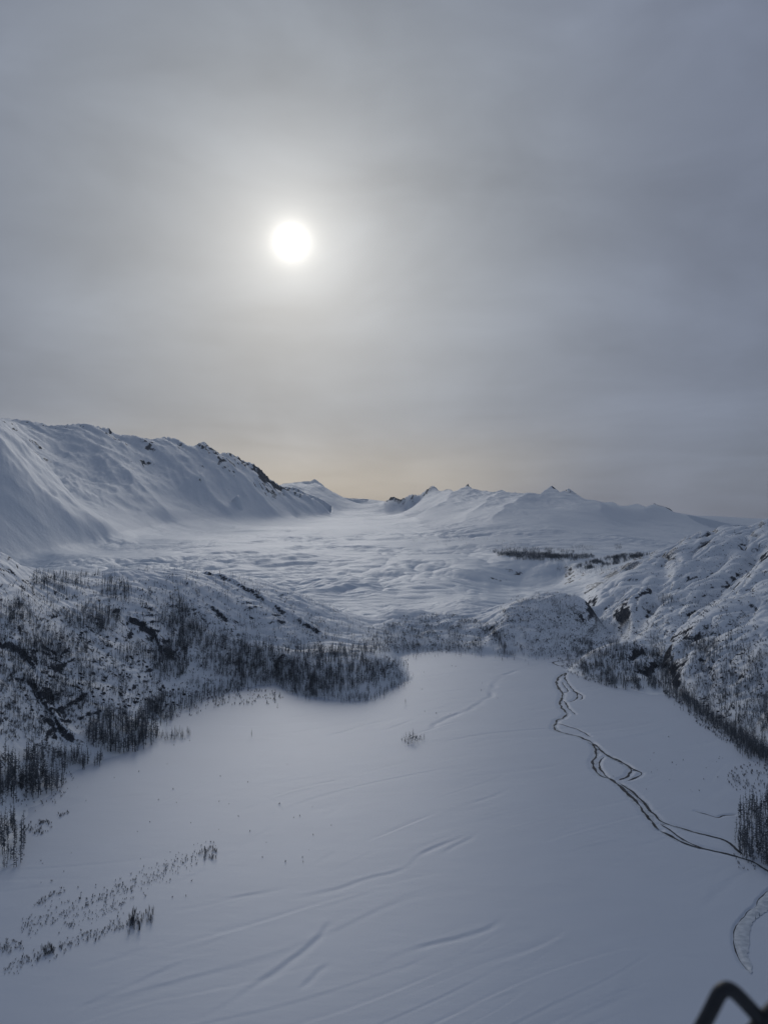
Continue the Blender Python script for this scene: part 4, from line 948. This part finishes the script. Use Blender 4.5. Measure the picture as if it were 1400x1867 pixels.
# ------------------------------------------------------------------ aircraft tube in the lower right corner, about a metre away
def tube(name, path, rad, mat, parent=None, sides=16):
    Pn = [Vector(p) for p in path]; V = []; F = []
    for i, p in enumerate(Pn):
        t_ = (Pn[min(i + 1, len(Pn) - 1)] - Pn[max(i - 1, 0)]).normalized()
        n1 = t_.cross(Vector((0, 1, 0))).normalized(); n2 = t_.cross(n1)
        for k in range(sides):
            a = k * 2 * math.pi / sides; V.append(p + (n1 * math.cos(a) + n2 * math.sin(a)) * (rad[i] if hasattr(rad, '__len__') else rad))
    for i in range(len(Pn) - 1):
        for k in range(sides):
            a, b = i * sides + k, i * sides + (k + 1) % sides; F.append((a, b, b + sides, a + sides))
    o = mesh_np(name, np.array([tuple(v) for v in V]), np.array(F), mat, True, parent=parent)
    return o
M_tube = plain_mat('dark_painted_metal', (0.012, 0.014, 0.018), (0.02, 0.023, 0.028), 30, 0.45, 0.5)
def px_path(pts_, Y, n=3):
    L = smoothline(pts_, n); return [at(x, y, Y) for x, y in L]
te = bpy.data.objects.new('bent_tube', None); coll.objects.link(te)
tag(te, 'dark out-of-focus bent metal tube of the aircraft in the lower right corner', 'tube')
tube('bent_bar', px_path([(1236, 1945), (1262, 1900), (1283, 1866), (1302, 1828), (1311, 1810), (1322, 1802), (1336, 1806), (1356, 1826), (1392, 1866), (1440, 1930)], 1.0), 0.0095, M_tube, te)
tube('cross_bar', px_path([(1360, 1905), (1380, 1880), (1400, 1858), (1440, 1818)], 1.0), 0.013, M_tube, te)

# ------------------------------------------------------------------ haze in the air of the valley
bm_v = np.array([(x, y, z) for x in (-23000, 23000) for y in (-9500, 34000) for z in (min(float(Z.min()), -0.6) - 1.0, float(Z.max()) + 30.0)], np.float32)
bm_f = np.array([(0, 1, 3, 2), (4, 6, 7, 5), (0, 4, 5, 1), (2, 3, 7, 6), (0, 2, 6, 4), (1, 5, 7, 3)])
hz_m = bpy.data.materials.new('valley_haze'); hz_m.use_nodes = True
nt = hz_m.node_tree; nt.nodes.remove(nt.nodes['Principled BSDF'])
pv = nt.nodes.new('ShaderNodeVolumePrincipled'); pv.inputs['Color'].default_value = (0.80, 0.90, 1.0, 1); pv.inputs['Density'].default_value = 1.1e-5; pv.inputs['Anisotropy'].default_value = 0.2
nt.links.new(pv.outputs[0], nt.nodes['Material Output'].inputs['Volume'])
tag(mesh_np('haze', bm_v, bm_f, hz_m, False), 'thin pale haze filling the valley air', 'haze', kind='stuff')
print('tris floor/trees', len(QUADS.reshape(-1, 4)) * 2, len(tfA) + len(cfA), len(tfB) + len(cfB), 'ctrl', n, 'trees', len(TREES), 'shrubs', len(SH))
